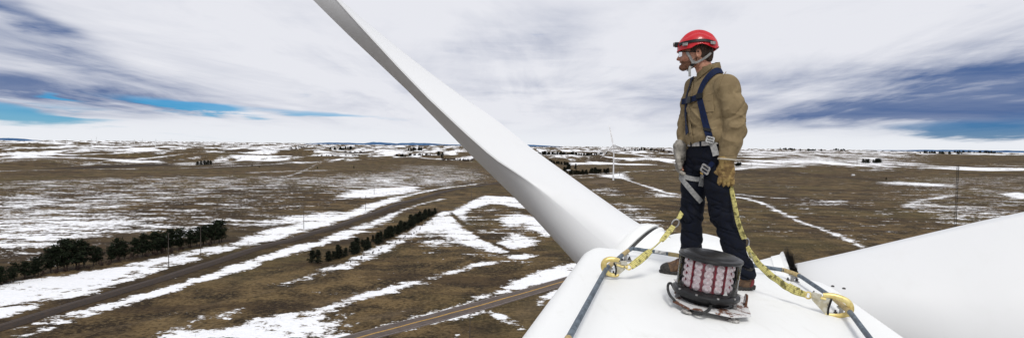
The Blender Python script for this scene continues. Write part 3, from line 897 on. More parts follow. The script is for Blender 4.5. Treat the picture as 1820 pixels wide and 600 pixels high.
def sdf_mesh(name, f, xs, ys, zs, mater, parent, bumpf=None, relax=1):
    xs, ys, zs = (np.asarray(a) for a in (xs, ys, zs)); nx, ny, nz = len(xs), len(ys), len(zs)
    X, Y, Z = np.meshgrid(xs, ys, zs, indexing='ij')
    pts = np.stack([X.ravel(), Y.ravel(), Z.ravel()], 1)
    D = np.concatenate([f(c) for c in np.array_split(pts, max(1, len(pts) // 200000))]).reshape(nx, ny, nz)
    S = D < 0
    cnt = sum(S[i:nx - 1 + i, j:ny - 1 + j, k:nz - 1 + k].astype(np.int8) for i in (0, 1) for j in (0, 1) for k in (0, 1))
    ci, cj, ck = np.where((cnt > 0) & (cnt < 8))
    vid = -np.ones((nx - 1, ny - 1, nz - 1), np.int64); vid[ci, cj, ck] = np.arange(len(ci))
    acc = np.zeros((len(ci), 3)); num = np.zeros(len(ci))
    corners = [(i, j, k) for i in (0, 1) for j in (0, 1) for k in (0, 1)]
    for a in corners:
        for ax in range(3):
            if a[ax]: continue
            b = list(a); b[ax] = 1
            da = D[ci + a[0], cj + a[1], ck + a[2]]; db = D[ci + b[0], cj + b[1], ck + b[2]]
            m = (da < 0) != (db < 0); t = np.where(m, da / (da - db + 1e-12), 0)
            pa = np.stack([xs[ci + a[0]], ys[cj + a[1]], zs[ck + a[2]]], 1); pb = np.stack([xs[ci + b[0]], ys[cj + b[1]], zs[ck + b[2]]], 1)
            acc += np.where(m[:, None], pa + t[:, None] * (pb - pa), 0); num += m
    V = acc / num[:, None]
    Q = []
    for ax in range(3):
        o = [0, 0, 0]; o[ax] = 1
        A = S[:nx - o[0], :ny - o[1], :nz - o[2]]; B = S[o[0]:, o[1]:, o[2]:]
        i, j, k = np.where(A != B); ins = A[i, j, k]
        u, v = [(1, 2), (2, 0), (0, 1)][ax]
        g = np.stack([i, j, k], 1); ok = (g[:, u] > 0) & (g[:, v] > 0) & (g[:, u] < (nx, ny, nz)[u] - 1) & (g[:, v] < (nx, ny, nz)[v] - 1)
        g, ins = g[ok], ins[ok]
        def c(du, dv):
            h = g.copy(); h[:, u] += du; h[:, v] += dv
            return vid[h[:, 0], h[:, 1], h[:, 2]]
        q = np.stack([c(-1, -1), c(0, -1), c(0, 0), c(-1, 0)], 1)
        q = np.where(ins[:, None], q, q[:, ::-1]); Q.append(q)
    Q = np.concatenate(Q); Q = Q[(Q >= 0).all(1)]
    def grad(P_):
        e = 1e-3; return np.stack([f(P_ + np.eye(3)[i] * e) - f(P_ - np.eye(3)[i] * e) for i in range(3)], 1) / (2 * e)
    for _ in range(relax):
        gN = grad(V); g2 = (gN ** 2).sum(1)[:, None] + 1e-6
        V = V - np.clip(f(V)[:, None] * gN / g2, -0.004, 0.004)
    if bumpf is not None:
        gN = grad(V); gN /= np.linalg.norm(gN, axis=1)[:, None] + 1e-9
        V = V + gN * bumpf(V)[:, None]
    return fast_quads(name, V, Q, mater, parent, True)
def lin(a, b, h): return np.linspace(a, b, int(round((b - a) / h)) + 1)

# ---- frame of the man: x forward, y to his left, z up
PSI = R(23)
MO = Vector((1.54, 4.30, CAMZ - 1.03))
Fv, Lv = Vector((-math.cos(PSI), -math.sin(PSI), 0)), Vector((math.sin(PSI), -math.cos(PSI), 0))
MM = Matrix.Translation(MO) @ Matrix.Rotation(math.pi + PSI, 4, 'Z')
MI = MM.inverted()
def ml(px, py, d): return np.array(MI @ P(px, py, d))          # measured point -> man frame
cam_l = np.array(MI @ CAM)
def ray_l(px, py):
    v = np.array((MI.to_3x3() @ ray(px, py))); return v / np.linalg.norm(v)
def march(px, py, f, t0=3.2, t1=5.4):
    """where the sight line of a measured point meets a garment"""
    r = ray_l(px, py); t = t0; best = (9, t0)
    for _ in range(160):
        d = float(f((cam_l + r * t)[None])[0])
        if d < best[0]: best = (d, t)
        if d < 0.0008 or t > t1: break
        t += max(d * 0.6, 0.001)
    t = t if d < 0.0008 else best[1]
    p = cam_l + r * t; e = 2e-3
    g = np.array([float(f((p + np.eye(3)[i] * e)[None])[0] - f((p - np.eye(3)[i] * e)[None])[0]) for i in range(3)])
    return p, g / (np.linalg.norm(g) + 1e-9)

def hd(t, u): return u
# joints
SHO_L, ELB_L, WRI_L = ml(1291, 155, 4.12), ml(1306, 228, 4.07), ml(1293, 277, 4.08)
SHO_R, ELB_R, WRI_R = ml(1236, 156, 4.48), ml(1222, 214, 4.50), ml(1214, 260, 4.42)
HIP_L, KNE_L, ANK_L = (0.045, 0.095, 0.95), ml(1283, 382, 4.2), ml(1321, 484, 4.15)
HIP_R, KNE_R, ANK_R = (0.05, -0.10, 0.95), ml(1229, 382, 4.38), ml(1226, 470, 4.42)
HC = ml(1240, 97, 4.28); HYAW = R(-37)
Hc, Hs = math.cos(HYAW), math.sin(HYAW)
def to_head(p):
    q = p - HC
    return np.stack([q[:, 0] * Hc + q[:, 1] * Hs, -q[:, 0] * Hs + q[:, 1] * Hc, q[:, 2]], 1)
def from_head(x, y, z): return HC + np.array([x * Hc - y * Hs, x * Hs + y * Hc, z])

TORSO = [(0.98, 0.05, 0, 0.155, 0.128), (1.05, 0.05, 0.0, 0.166, 0.140), (1.12, 0.045, 0, 0.182, 0.158), (1.22, 0.04, 0, 0.186, 0.155), (1.34, 0.04, 0, 0.192, 0.150), (1.44, 0.04, 0, 0.190, 0.138), (1.50, 0.045, 0, 0.168, 0.112), (1.56, 0.055, 0, 0.120, 0.088), (1.61, 0.06, 0, 0.080, 0.072)]
def head_sdf(p):
    h = to_head(p)
    ay = np.abs(h[:, 1]); hs = np.stack([h[:, 0], ay, h[:, 2]], 1)
    d = ell(h, (0.012, 0, 0.055), (0.108, 0.078, 0.112))
    d = smin(d, ell(h, (0.062, 0, -0.02), (0.066, 0.062, 0.085)), 0.03)
    d = smin(d, cap(hs, (0.022, 0.046, -0.062), (0.100, 0.014, -0.098), 0.022, 0.019), 0.022)
    d = smin(d, ell(h, (0.110, 0, -0.096), (0.020, 0.022, 0.018)), 0.012)
    d = smin(d, cap(hs, (0.110, 0.030, 0.016), (0.122, 0.006, 0.014), 0.012), 0.012)          # brow
    d = smin(d, cap(hs, (0.098, 0.034, -0.036), (0.075, 0.055, -0.030), 0.016), 0.02)         # cheek
    d = smin(d, cap(h, (0.122, 0, 0.004), (0.143, 0, -0.032), 0.009, 0.0105), 0.010)          # nose
    d = smin(d, cap(hs, (0.134, 0.0, -0.037), (0.124, 0.011, -0.037), 0.008), 0.006)
    d = smin(d, cap(hs, (0.124, 0.0, -0.054), (0.111, 0.020, -0.058), 0.007), 0.005)          # lips
    d = smin(d, cap(hs, (0.121, 0.0, -0.082), (0.109, 0.019, -0.076), 0.0075), 0.005)
    d = np.maximum(d, -ell(hs, (0.122, 0.0, -0.068), (0.018, 0.021, 0.0085)))                 # open smile
    d = np.maximum(d, -ell(hs, (0.119, 0.032, 0.0), (0.012, 0.014, 0.009)))                   # eye sockets
    d = smin(d, ell(hs, (0.108, 0.031, 0.0), (0.011, 0.012, 0.011)), 0.003)
    e = ell(hs, (-0.002, 0.080, -0.002), (0.021, 0.009, 0.034), 0.25)
    e = np.maximum(e, -ell(hs, (0.004, 0.090, 0.0), (0.011, 0.007, 0.020)))
    d = smin(d, e, 0.006)
    return d
def neck_sdf(p):
    return cap(p, (0.05, 0, 1.50), from_head(-0.022, 0, -0.035), 0.066, 0.059)

def hand_sdf(p, c, w, n, curl=1.0, grow=0.0):
    """palm, four unequal bent fingers and a thumb; w across the knuckles (thumb on -w), n out of the back of the hand"""
    c, w, n = (np.asarray(v, float) for v in (c, w, n)); dn = np.array([0, 0, -1.0])
    q = np.stack([(p - c) @ w, (p - c) @ n, (p - c) @ dn], 1)
    d = ell(q, (0, 0, 0.052), (0.047 + grow, 0.023 + grow, 0.062 + grow))
    d = smin(d, cap(q, (0, 0, -0.03), (0, 0, 0.02), 0.031 + grow), 0.02)
    for k, (x, ln) in enumerate(((-0.037, 0.070), (-0.0125, 0.080), (0.012, 0.075), (0.036, 0.060))):
        z0 = 0.094 - 0.05 * abs(x + 0.005)
        a = (x, 0.004, z0); b = (x * 1.06, -0.006 * curl, z0 + ln * 0.42); e = (x * 1.06, -0.028 * curl, z0 + ln * 0.72); g = (x * 1.02, -0.050 * curl, z0 + ln * 0.86)
        d = smin(d, chain(q, (a, b, e, g), (0.0098 + grow, 0.0092 + grow, 0.0084 + grow, 0.0078 + grow), 0.004), 0.004)
        d = smin(d, ell(q, (x, 0.010 + grow, z0), (0.008, 0.006, 0.009)), 0.006)
    d = smin(d, chain(q, ((-0.034, -0.006, 0.024), (-0.057, -0.016, 0.056), (-0.056, -0.024, 0.088), (-0.050, -0.028, 0.108)), (0.016 + grow, 0.0125 + grow, 0.0105 + grow, 0.009 + grow), 0.008), 0.012)
    return d
WL = np.array((-0.80, 0.60, 0.0)); NL = np.array((0.60, 0.80, 0.0))
WR = np.array((-0.92, -0.38, 0.0)); NR = np.array((-0.38, 0.92, 0.0)) * -1
HAND_L, HAND_R = ml(1291.5, 291, 4.08), ml(1209, 270, 4.41)

def body_sdf(p):
    d = stack(p, [(s[0], s[1], s[2], s[3] - 0.03, s[4] - 0.03) for s in TORSO])
    d = smin(d, neck_sdf(p), 0.02)
    d = smin(d, head_sdf(p), 0.018)
    for sh, el, wr, hp, kn, an, hnd, w, n in ((SHO_L, ELB_L, WRI_L, HIP_L, KNE_L, ANK_L, HAND_L, WL, NL), (SHO_R, ELB_R, WRI_R, HIP_R, KNE_R, ANK_R, HAND_R, WR, NR)):
        d = smin(d, chain(p, (sh, el, wr), (0.046, 0.037, 0.028), 0.02), 0.03)
        d = smin(d, chain(p, (hp, kn, an), (0.075, 0.052, 0.036), 0.03), 0.03)
        d = smin(d, hand_sdf((p - hnd) / 0.9 + hnd, hnd, w, n, 1.0, -0.0005) * 0.9, 0.01)
    for an, dr in ((ANK_L, FOOT_L), (ANK_R, FOOT_R)):
        a = np.array(an); d = smin(d, cap(p, a + (0, 0, -0.03), a + dr * 0.16 + (0, 0, -0.075), 0.036, 0.026), 0.03)
    return d
def wdir(x, y): v = np.array(MI.to_3x3() @ Vector((x, y, 0))); return v / np.linalg.norm(v)
FOOT_R, FOOT_L = wdir(-0.99, 0.08), wdir(-0.97, -0.22)

skin = mat("skin", (0.46, 0.235, 0.155), 0.5, col2=(0.34, 0.145, 0.095), scale=22, detail=4, bump=0.15, bscale=300, spec=0.4, bdist=0.001)
hair_m = mat("brown_hair", (0.055, 0.024, 0.012), 0.7, col2=(0.018, 0.009, 0.005), scale=160, stretch=(1, 1, 0.2), bump=0.8, bscale=350, bdist=0.003)
beard_m = mat("reddish_beard", (0.175, 0.078, 0.042), 0.8, col2=(0.085, 0.036, 0.020), scale=240, bump=0.8, bscale=420, bdist=0.002)
helm_m = mat("red_helmet_shell", (0.52, 0.008, 0.016), 0.3, col2=(0.46, 0.006, 0.012), scale=9, coat=0.15, spec=0.35)
shirt_m = mat("khaki_canvas", (0.240, 0.182, 0.102), 0.85, col2=(0.192, 0.143, 0.078), scale=14, bump=0.35, bscale=420, spec=0.2, bdist=0.0012)
jean_m = mat("dark_denim", (0.0046, 0.0066, 0.0145), 0.85, col2=(0.0028, 0.0040, 0.0088), scale=30, bump=0.4, bscale=500, spec=0.2, bdist=0.001)
navy_web = mat("navy_webbing", (0.006, 0.014, 0.052), 0.7, col2=(0.004, 0.009, 0.032), scale=60, spec=0.2, bump=0.4, bscale=500, bdist=0.001)
grey_web = mat("grey_webbing", (0.30, 0.30, 0.29), 0.7, col2=(0.20, 0.20, 0.20), scale=45, bump=0.4, bscale=500, bdist=0.001)
belt_m = mat("pale_webbing", (0.40, 0.38, 0.36), 0.7, col2=(0.27, 0.26, 0.25), scale=45)
black_plastic = mat("black_plastic", (0.009, 0.009, 0.010), 0.4, scale=30, spec=0.25)
buckle_m = mat("bright_steel", (0.72, 0.72, 0.72), 0.28, 0.85, col2=(0.55, 0.55, 0.55), scale=30)
glove_tan = mat("tan_leather", (0.350, 0.240, 0.085), 0.75, col2=(0.150, 0.088, 0.028), scale=18, detail=6, bump=0.5, bscale=160, bdist=0.003)
glove_grey = mat("pale_work_glove", (0.31, 0.29, 0.255), 0.8, col2=(0.20, 0.185, 0.16), scale=25, bump=0.4, bscale=200, bdist=0.002)
boot_m = mat("brown_nubuck", (0.125, 0.070, 0.036), 0.8, col2=(0.062, 0.033, 0.018), scale=35, bump=0.4, bscale=250, bdist=0.002)
sole_m = mat("boot_rubber", (0.014, 0.013, 0.012), 0.7, col2=(0.03, 0.026, 0.022), scale=60)
red_m = mat("boot_red_nylon", (0.17, 0.010, 0.014), 0.7, scale=60)

fine = lin
xs = np.unique(np.concatenate([lin(-0.30, 0.42, 0.011), lin(HC[0] - 0.14, HC[0] + 0.17, 0.0042)]))
ys = np.unique(np.concatenate([lin(-0.42, 0.42, 0.011), lin(HC[1] - 0.15, HC[1] + 0.12, 0.0042)]))
zs = np.unique(np.concatenate([lin(-0.03, 1.62, 0.012), lin(1.56, 1.96, 0.0042)]))
def thin(a, m=0.003):
    out = [a[0]]
    for v in a[1:]:
        if v - out[-1] > m: out.append(v)
    return np.array(out)
person = sdf_mesh("person", body_sdf, thin(xs), thin(ys), thin(zs), skin, None)
person.matrix_world = MM
tag(person, "worker in red helmet, khaki shirt and dark jeans standing on the white roof", "person")

# ---- shirt
def shirt_sdf(p):
    d = stack(p, TORSO)
    inL, inR = np.array((0.03, 0.10, SHO_L[2] + 0.01)), np.array((0.03, -0.10, SHO_R[2] + 0.01))
    sl = chain(p, (inL, SHO_L, SHO_L * 0.5 + ELB_L * 0.5 + np.array((-0.01, 0.012, 0)), ELB_L, ELB_L * 0.5 + WRI_L * 0.5, WRI_L), (0.078, 0.086, 0.079, 0.072, 0.069, 0.064), 0.03)
    sr = chain(p, (inR, SHO_R, SHO_R * 0.5 + ELB_R * 0.5, ELB_R, ELB_R * 0.5 + WRI_R * 0.5, WRI_R), (0.080, 0.078, 0.072, 0.068, 0.062, 0.054), 0.03)
    sl = np.maximum(sl, WRI_L[2] - 0.026 - p[:, 2] - 0.25 * (p[:, 0] - WRI_L[0])); sr = np.maximum(sr, WRI_R[2] - 0.02 - p[:, 2] - 0.25 * (p[:, 0] - WRI_R[0]))
    d = smin(d, smin(sl, sr, 0.01), 0.028)
    # belly blouses over the belt
    d = smin(d, ell(p, (0.075, 0.0, 1.125), (0.135, 0.175, 0.065)), 0.03)
    hem = 1.062 + 0.02 * np.sin(p[:, 1] * 18)
    body_cut = np.where(np.abs(p[:, 1]) < 0.21 - 0.3 * np.maximum(0, 1.05 - p[:, 2]), hem - p[:, 2], -1.0)
    d = np.maximum(d, np.where(np.minimum(sl, sr) < 0.004, -1, body_cut))
    # collar stand, open in front, higher behind
    q = p - np.array((0.068, 0, 1.622)); lean = q[:, 0] - 0.25 * q[:, 2]
    rr_ = np.sqrt((lean / 0.080) ** 2 + (q[:, 1] / 0.078) ** 2)
    col = np.maximum(np.abs(rr_ - 1) * 0.085 - 0.0075, np.abs(q[:, 2] + 0.30 * q[:, 0]) - 0.034)
    col = np.maximum(col, q[:, 0] - 0.075 - np.abs(q[:, 1]) * 0.4)
    d = smin(d, col, 0.014)
    hole = (np.sqrt(((p[:, 0] - 0.070) / 0.072) ** 2 + (p[:, 1] / 0.069) ** 2) - 1) * 0.07
    return np.maximum(d, -np.maximum(hole, 1.57 - p[:, 2]))
def ridge_n(V, s, seed): return 1 - np.abs(2 * vnoise3(V[:, 0] * s[0], V[:, 1] * s[1], V[:, 2] * s[2], seed) - 1)
def rotv(V, a, ax):
    c, s = math.cos(a), math.sin(a); W = V.copy(); i, j = ax
    W[:, i], W[:, j] = V[:, i] * c - V[:, j] * s, V[:, i] * s + V[:, j] * c
    return W
def shirt_folds(V):
    A = rotv(rotv(V, 0.6, (0, 2)), 0.5, (1, 2)); B = rotv(rotv(V, -0.5, (1, 2)), -0.35, (0, 2)); D_ = rotv(V, 0.9, (0, 2))
    n = ridge_n(A, (5, 5, 17), 3) ** 4 * 0.011 + ridge_n(B, (6, 6, 22), 9) ** 4 * 0.008 - 0.003 - ridge_n(D_, (5, 5, 17), 12) ** 10 * 0.009
    n = n + (vnoise3(A[:, 0] * 14, A[:, 1] * 14, A[:, 2] * 40, 2) - 0.5) * 0.004
    low = np.clip((1.50 - V[:, 2]) / 0.12, 0.25, 1); arm = np.clip((np.abs(V[:, 1]) - 0.17) / 0.06, 0, 1)
    cuff = np.clip((V[:, 2] - 1.0) / 0.06, 0.15, 1)
    return n * low * (0.9 + 0.05 * arm) * cuff
shirt = sdf_mesh("shirt", shirt_sdf, lin(-0.24, 0.30, 0.0056), lin(-0.40, 0.40, 0.0056), lin(0.90, 1.71, 0.0056), shirt_m, person, shirt_folds)

# ---- trousers
def trouser_sdf(p):
    d = stack(p, [(0.86, 0.045, 0, 0.165, 0.120), (0.95, 0.045, 0, 0.175, 0.132), (1.03, 0.05, 0, 0.166, 0.130), (1.10, 0.05, 0, 0.158, 0.124)])
    def leg(hp, kn, an, r):
        hp, kn, an = (np.array(v) for v in (hp, kn, an))
        th = hp * 0.5 + kn * 0.5 + np.array((0.012, 0, 0)); sh = kn * 0.5 + an * 0.5 + np.array((-0.012, 0, 0))
        return np.maximum(chain(p, (hp, th, kn, sh, an + (an - kn) * 0.05), r, 0.03), (an[2] - 0.035) - p[:, 2])
    a = leg(HIP_L, KNE_L, ANK_L, (0.108, 0.098, 0.085, 0.082, 0.080)); b = leg(HIP_R, KNE_R, ANK_R, (0.108, 0.094, 0.082, 0.078, 0.076))
    return smin(d, smin(a, b, 0.012), 0.03)
def trouser_folds(V):
    A = rotv(V, 0.45, (1, 2)); n = 0.006 - ridge_n(A, (6, 6, 18), 14) ** 8 * 0.020 - ridge_n(rotv(V, -0.5, (0, 2)), (6, 6, 22), 19) ** 8 * 0.015
    k = 0.35 + 0.65 * np.exp(-((V[:, 2] - 0.50) / 0.12) ** 2) + 0.9 * np.exp(-((V[:, 2] - 0.17) / 0.09) ** 2) + 0.4 * np.exp(-((V[:, 2] - 0.88) / 0.08) ** 2)
    return n * k
trousers = sdf_mesh("trousers", trouser_sdf, lin(-0.32, 0.36, 0.0075), lin(-0.36, 0.42, 0.0075), lin(0.02, 1.13, 0.0075), jean_m, person, trouser_folds)

# ---- gloves
def glove(name, c, w, n, curl, mater, cuff_r, big=1.0):
    f = lambda p: smin(hand_sdf((p - np.asarray(c)) / big + np.asarray(c), c, w, n, curl, 0.002) * big, cap(p, np.asarray(c) + (0, 0, -0.01), np.asarray(c) + (0, 0, 0.045), 0.046, cuff_r), 0.015)
    wr = lambda V: (ridge_n(V, (20, 20, 60), 31) ** 2 * 0.006 + (vnoise3(V[:, 0] * 70, V[:, 1] * 70, V[:, 2] * 70, 6) - 0.5) * 0.003) * 0.8
    g = sdf_mesh(name, f, lin(c[0] - 0.15, c[0] + 0.15, 0.0042), lin(c[1] - 0.15, c[1] + 0.15, 0.0042), lin(c[2] - 0.23, c[2] + 0.10, 0.0042), mater, person, wr)
    return g
gl_l = glove("glove", HAND_L, WL, NL, 1.0, glove_tan, 0.058, 1.14); gl_l["label"] = "stained tan leather glove"
gl_r = glove("glove", HAND_R, WR, NR, 1.0, glove_grey, 0.052, 1.10); gl_r["label"] = "pale grey glove"
cf = MB(); ctr = Vector(HAND_L) + Vector((0, 0, 0.032))
cf.tube([ctr + Vector((0.062 * math.cos(t), 0.062 * math.sin(t), 0.10 * 0.06 * math.cos(t))) for t in np.linspace(0, 2 * math.pi, 25)], 0.006, 6, False)
cf.build("glove_binding", mat("pale_binding", (0.5, 0.46, 0.38), 0.8, scale=50), gl_l, True)

# ---- hair, beard, face furniture
def region(f, cuts): return lambda p: np.maximum(f(p), cuts(to_head(p)))
skull = lambda p: smin(ell(to_head(p), (0.010, 0, 0.055), (0.112, 0.081, 0.116)), ell(to_head(p), (-0.060, 0, -0.012), (0.046, 0.062, 0.062)), 0.025) - 0.006
hx, hy, hz = lin(HC[0] - 0.16, HC[0] + 0.18, 0.0045), lin(HC[1] - 0.16, HC[1] + 0.14, 0.0045), lin(HC[2] - 0.14, HC[2] + 0.20, 0.0045)
hair_cut = lambda h: np.maximum(np.maximum(h[:, 0] - 0.055 + np.maximum(0, -h[:, 2]) * 1.4 + np.clip(-(h[:, 2] - 0.02) * 3, 0, 0.04), h[:, 2] - 0.13), -0.072 - h[:, 2] - 0.25 * np.minimum(0, h[:, 0] + 0.02))
ear_free = lambda h: -ell(np.stack([h[:, 0], np.abs(h[:, 1]), h[:, 2]], 1), (0.0, 0.09, -0.002), (0.026, 0.03, 0.038))
sdf_mesh("hair", lambda p: np.maximum(np.maximum(skull(p), hair_cut(to_head(p))), ear_free(to_head(p))), hx, hy, hz, hair_m, person, lambda V: (vnoise3(V[:, 0] * 90, V[:, 1] * 90, V[:, 2] * 35, 5) - 0.5) * 0.010)
def beard_cut(h):
    ay = np.abs(h[:, 1])
    lo = h[:, 2] + 0.056 - 0.15 * np.clip(h[:, 0] - 0.09, 0, 0.03) - 0.55 * np.clip(0.060 - h[:, 0], 0, 0.06)            # below a line rising to the ear
    mouth = -ell(np.stack([h[:, 0], ay, h[:, 2]], 1), (0.125, 0.0, -0.068), (0.03, 0.024, 0.013))
    return np.maximum(np.maximum(lo, 0.006 - h[:, 0]), mouth)
sdf_mesh("beard", lambda p: np.maximum(head_sdf(p) - 0.0030, beard_cut(to_head(p))), hx, hy, hz, beard_m, person, lambda V: (vnoise3(V[:, 0] * 160, V[:, 1] * 160, V[:, 2] * 160, 5) - 0.5) * 0.004)
tee = MB(); tee.tube([from_head(0.118 * math.cos(a) ** 0.2, 0.017 * math.sin(a) / 0.6, -0.065) if False else from_head(0.114 - 0.10 * abs(a) ** 2, 0.03 * a, -0.0655) for a in np.linspace(-0.6, 0.6, 9)], 0.0042, 6)
tee.build("teeth", mat("tooth", (0.75, 0.72, 0.65), 0.3, scale=60), person, True)

# ---- helmet: shell with raised ribs
BRX = [-0.165, -0.15, -0.118, -0.09, -0.05, -0.02, 0.02, 0.055, 0.10, 0.16]; BRZ = [0.052, 0.046, 0.028, 0.034, 0.052, 0.060, 0.050, 0.030, 0.024, 0.020]
def helm_out(h):
    d = ell(h, (0.002, 0, 0.056), (0.134, 0.120, 0.124))
    d = smin(d, ell(h, (0.042, 0, 0.042), (0.102, 0.104, 0.082)), 0.04)
    d = smin(d, ell(h, (-0.070, 0, 0.050), (0.070, 0.098, 0.076)), 0.04)
    ay = np.abs(h[:, 1])
    return d - 0.005 * np.exp(-((ay - 0.045) / 0.012) ** 2) * np.clip((h[:, 2] - 0.11) / 0.03, 0, 1) + 0.004 * np.exp(-((ay - 0.075) / 0.010) ** 2) * np.clip((h[:, 2] - 0.10) / 0.02, 0, 1)
def helmet_sdf(p):
    h = to_head(p); br = np.interp(h[:, 0], BRX, BRZ); lip = 0.006 * np.exp(-((h[:, 2] - br) / 0.010) ** 2)
    o = helm_out(h) - lip
    return np.maximum(np.maximum(o, -(o + 0.009)), (br - h[:, 2]) * 0.9)
helmet = sdf_mesh("helmet", helmet_sdf, lin(HC[0] - 0.19, HC[0] + 0.20, 0.0042), lin(HC[1] - 0.20, HC[1] + 0.18, 0.0042), lin(HC[2] + 0.0, HC[2] + 0.21, 0.0042), helm_m, person)
helm_solid = lambda p: np.maximum(helm_out(to_head(p)), -to_head(p)[:, 2] - 0.02)

# ---- webbing laid on a surface: sight-line points marched on to the cloth
def strap(name, pix, width, mater, parent, f, lift=0.004, per=7, thick=0.003, w_end=None, t0=3.2):
    pts = spline(pix, per); C_, Nn = [], []
    for q in pts:
        p, n = march(q[0], q[1], f, t0); C_.append(p); Nn.append(n)
    C_, Nn = np.array(C_), np.array(Nn)
    for _ in range(3):                                            # a strap is stiffer than the cloth
        C_[1:-1] = 0.25 * C_[:-2] + 0.5 * C_[1:-1] + 0.25 * C_[2:]; Nn[1:-1] = 0.25 * Nn[:-2] + 0.5 * Nn[1:-1] + 0.25 * Nn[2:]
    return band_mesh(name, C_, Nn, width, mater, parent, lift, thick, w_end)
def band_mesh(name, C_, Nn, width, mater, parent, lift, thick, w_end=None):
    m = len(C_); V, F = [], []
    for i in range(m):
        t = C_[min(i + 1, m - 1)] - C_[max(i - 1, 0)]; t = t / (np.linalg.norm(t) + 1e-9)
        n = Nn[i] - t * (Nn[i] @ t); n /= np.linalg.norm(n) + 1e-9; s = np.cross(t, n)
        w = width if w_end is None else width + (w_end - width) * i / (m - 1)
        for a, b in ((-1, 0), (-0.9, 1), (0.9, 1), (1, 0), (0.9, -0.4), (-0.9, -0.4)): V.append(C_[i] + s * (a * w / 2) + n * (lift + b * thick))
    for i in range(m - 1):
        for j in range(6): F.append((i * 6 + j, i * 6 + (j + 1) % 6, (i + 1) * 6 + (j + 1) % 6, (i + 1) * 6 + j))
    F.append(tuple(range(6))[::-1]); F.append(tuple((m - 1) * 6 + j for j in range(6)))
    o = mesh_np(name, V, F, mater, parent, True); o.data.set_sharp_from_angle(angle=R(50)); return o
def plate(name, px, py, w, h, ang, mater, parent, f, thick=0.008, lift=0.006, holes=None, t0=3.2):
    """small buckle lying on the cloth; optional slots left open between bars"""
    p, n = march(px, py, f, t0); n = Vector(n); up = Vector((0, 0, 1)); s = up.cross(n).normalized(); v = n.cross(s)
    c, sn = math.cos(ang), math.sin(ang); a, b = s * c + v * sn, v * c - s * sn
    Mx = Matrix((a, b, n)).transposed(); m = MB(); o = Vector(p) + n * lift
    if holes:
        m.box(o + a * (w / 2), (w * 0.2, h, thick), Mx); m.box(o - a * (w / 2), (w * 0.2, h, thick), Mx)
        for k in range(holes + 1): m.box(o + b * (-h / 2 + h * k / holes), (w, h * 0.24, thick * 1.25), Mx)
    else: m.box(o, (w, h, thick), Mx)
    return m.build(name, mater, parent, False, 0.0018)

def harn_sdf(p): return np.minimum(shirt_sdf(p) - 0.006, trouser_sdf(p) - 0.004)
legs_only = lambda p: trouser_sdf(p) - 0.005
torso_only = lambda p: shirt_sdf(p) - 0.007
hs = empty("harness"); hs.parent = person
strap("shoulder_strap", [(1283, 127), (1276, 125.5), (1267, 129.5), (1256, 141), (1248.5, 154), (1243.5, 171), (1248.5, 195), (1255.5, 225), (1261, 243)], 0.050, navy_web, hs, torso_only)
strap("shoulder_strap", [(1231, 138), (1228, 149), (1222, 168), (1219.8, 190), (1220, 219), (1222, 238)], 0.034, navy_web, hs, torso_only)
strap("chest_strap", [(1213, 181), (1221, 179.5), (1230, 177), (1238, 174), (1247, 171)], 0.046, navy_web, hs, torso_only, 0.008)
plate("chest_buckle", 1228, 178, 0.050, 0.052, 0.0, black_plastic, hs, torso_only, 0.014, 0.014)
plate("strap_keeper", 1245, 171, 0.052, 0.040, 0.1, black_plastic, hs, torso_only, 0.010, 0.013)
plate("strap_keeper", 1257.5, 231, 0.058, 0.022, -0.2, black_plastic, hs, torso_only, 0.010, 0.009)
strap("waist_belt", [(1224, 256), (1234, 256), (1250, 255), (1268, 253), (1287, 249)], 0.036, belt_m, hs, legs_only, 0.004)
for bx_ in (1230, 1246, 1279): strap("belt_loop", [(bx_, 250), (bx_ + 0.5, 261)], 0.014, jean_m, hs, legs_only, 0.010, 4)
strap("torso_strap", [(1262, 246), (1266.5, 256), (1270, 266), (1273, 277)], 0.046, grey_web, hs, harn_sdf, 0.012)
plate("torso_buckle", 1262.5, 246, 0.050, 0.040, -0.25, buckle_m, hs, harn_sdf, 0.008, 0.018, 2)
strap("leg_strap", [(1207.5, 310), (1214, 312.5), (1224, 316), (1234, 318), (1243, 318.5)], 0.036, grey_web, hs, legs_only)
strap("leg_strap", [(1209, 314), (1218, 325), (1228, 337), (1238, 349), (1245.5, 358)], 0.040, grey_web, hs, legs_only, 0.006)
strap("leg_strap", [(1268, 288), (1262, 295), (1256, 303), (1250, 312), (1246, 322), (1244.5, 331)], 0.036, navy_web, hs, legs_only, 0.005)
strap("leg_strap", [(1251.5, 309), (1247, 319), (1244.5, 331)], 0.037, grey_web, hs, legs_only, 0.009)
plate("leg_buckle", 1256, 300, 0.062, 0.052, -0.5, buckle_m, hs, legs_only, 0.010, 0.016, 2)
plate("buckle_tag", 1250.5, 305, 0.026, 0.012, -0.5, mat("amber_label", (0.5, 0.30, 0.06), 0.6, scale=40), hs, legs_only, 0.004, 0.022)
strap("rear_strap", [(1276, 277), (1284, 274), (1291, 272)], 0.03, navy_web, hs, legs_only)

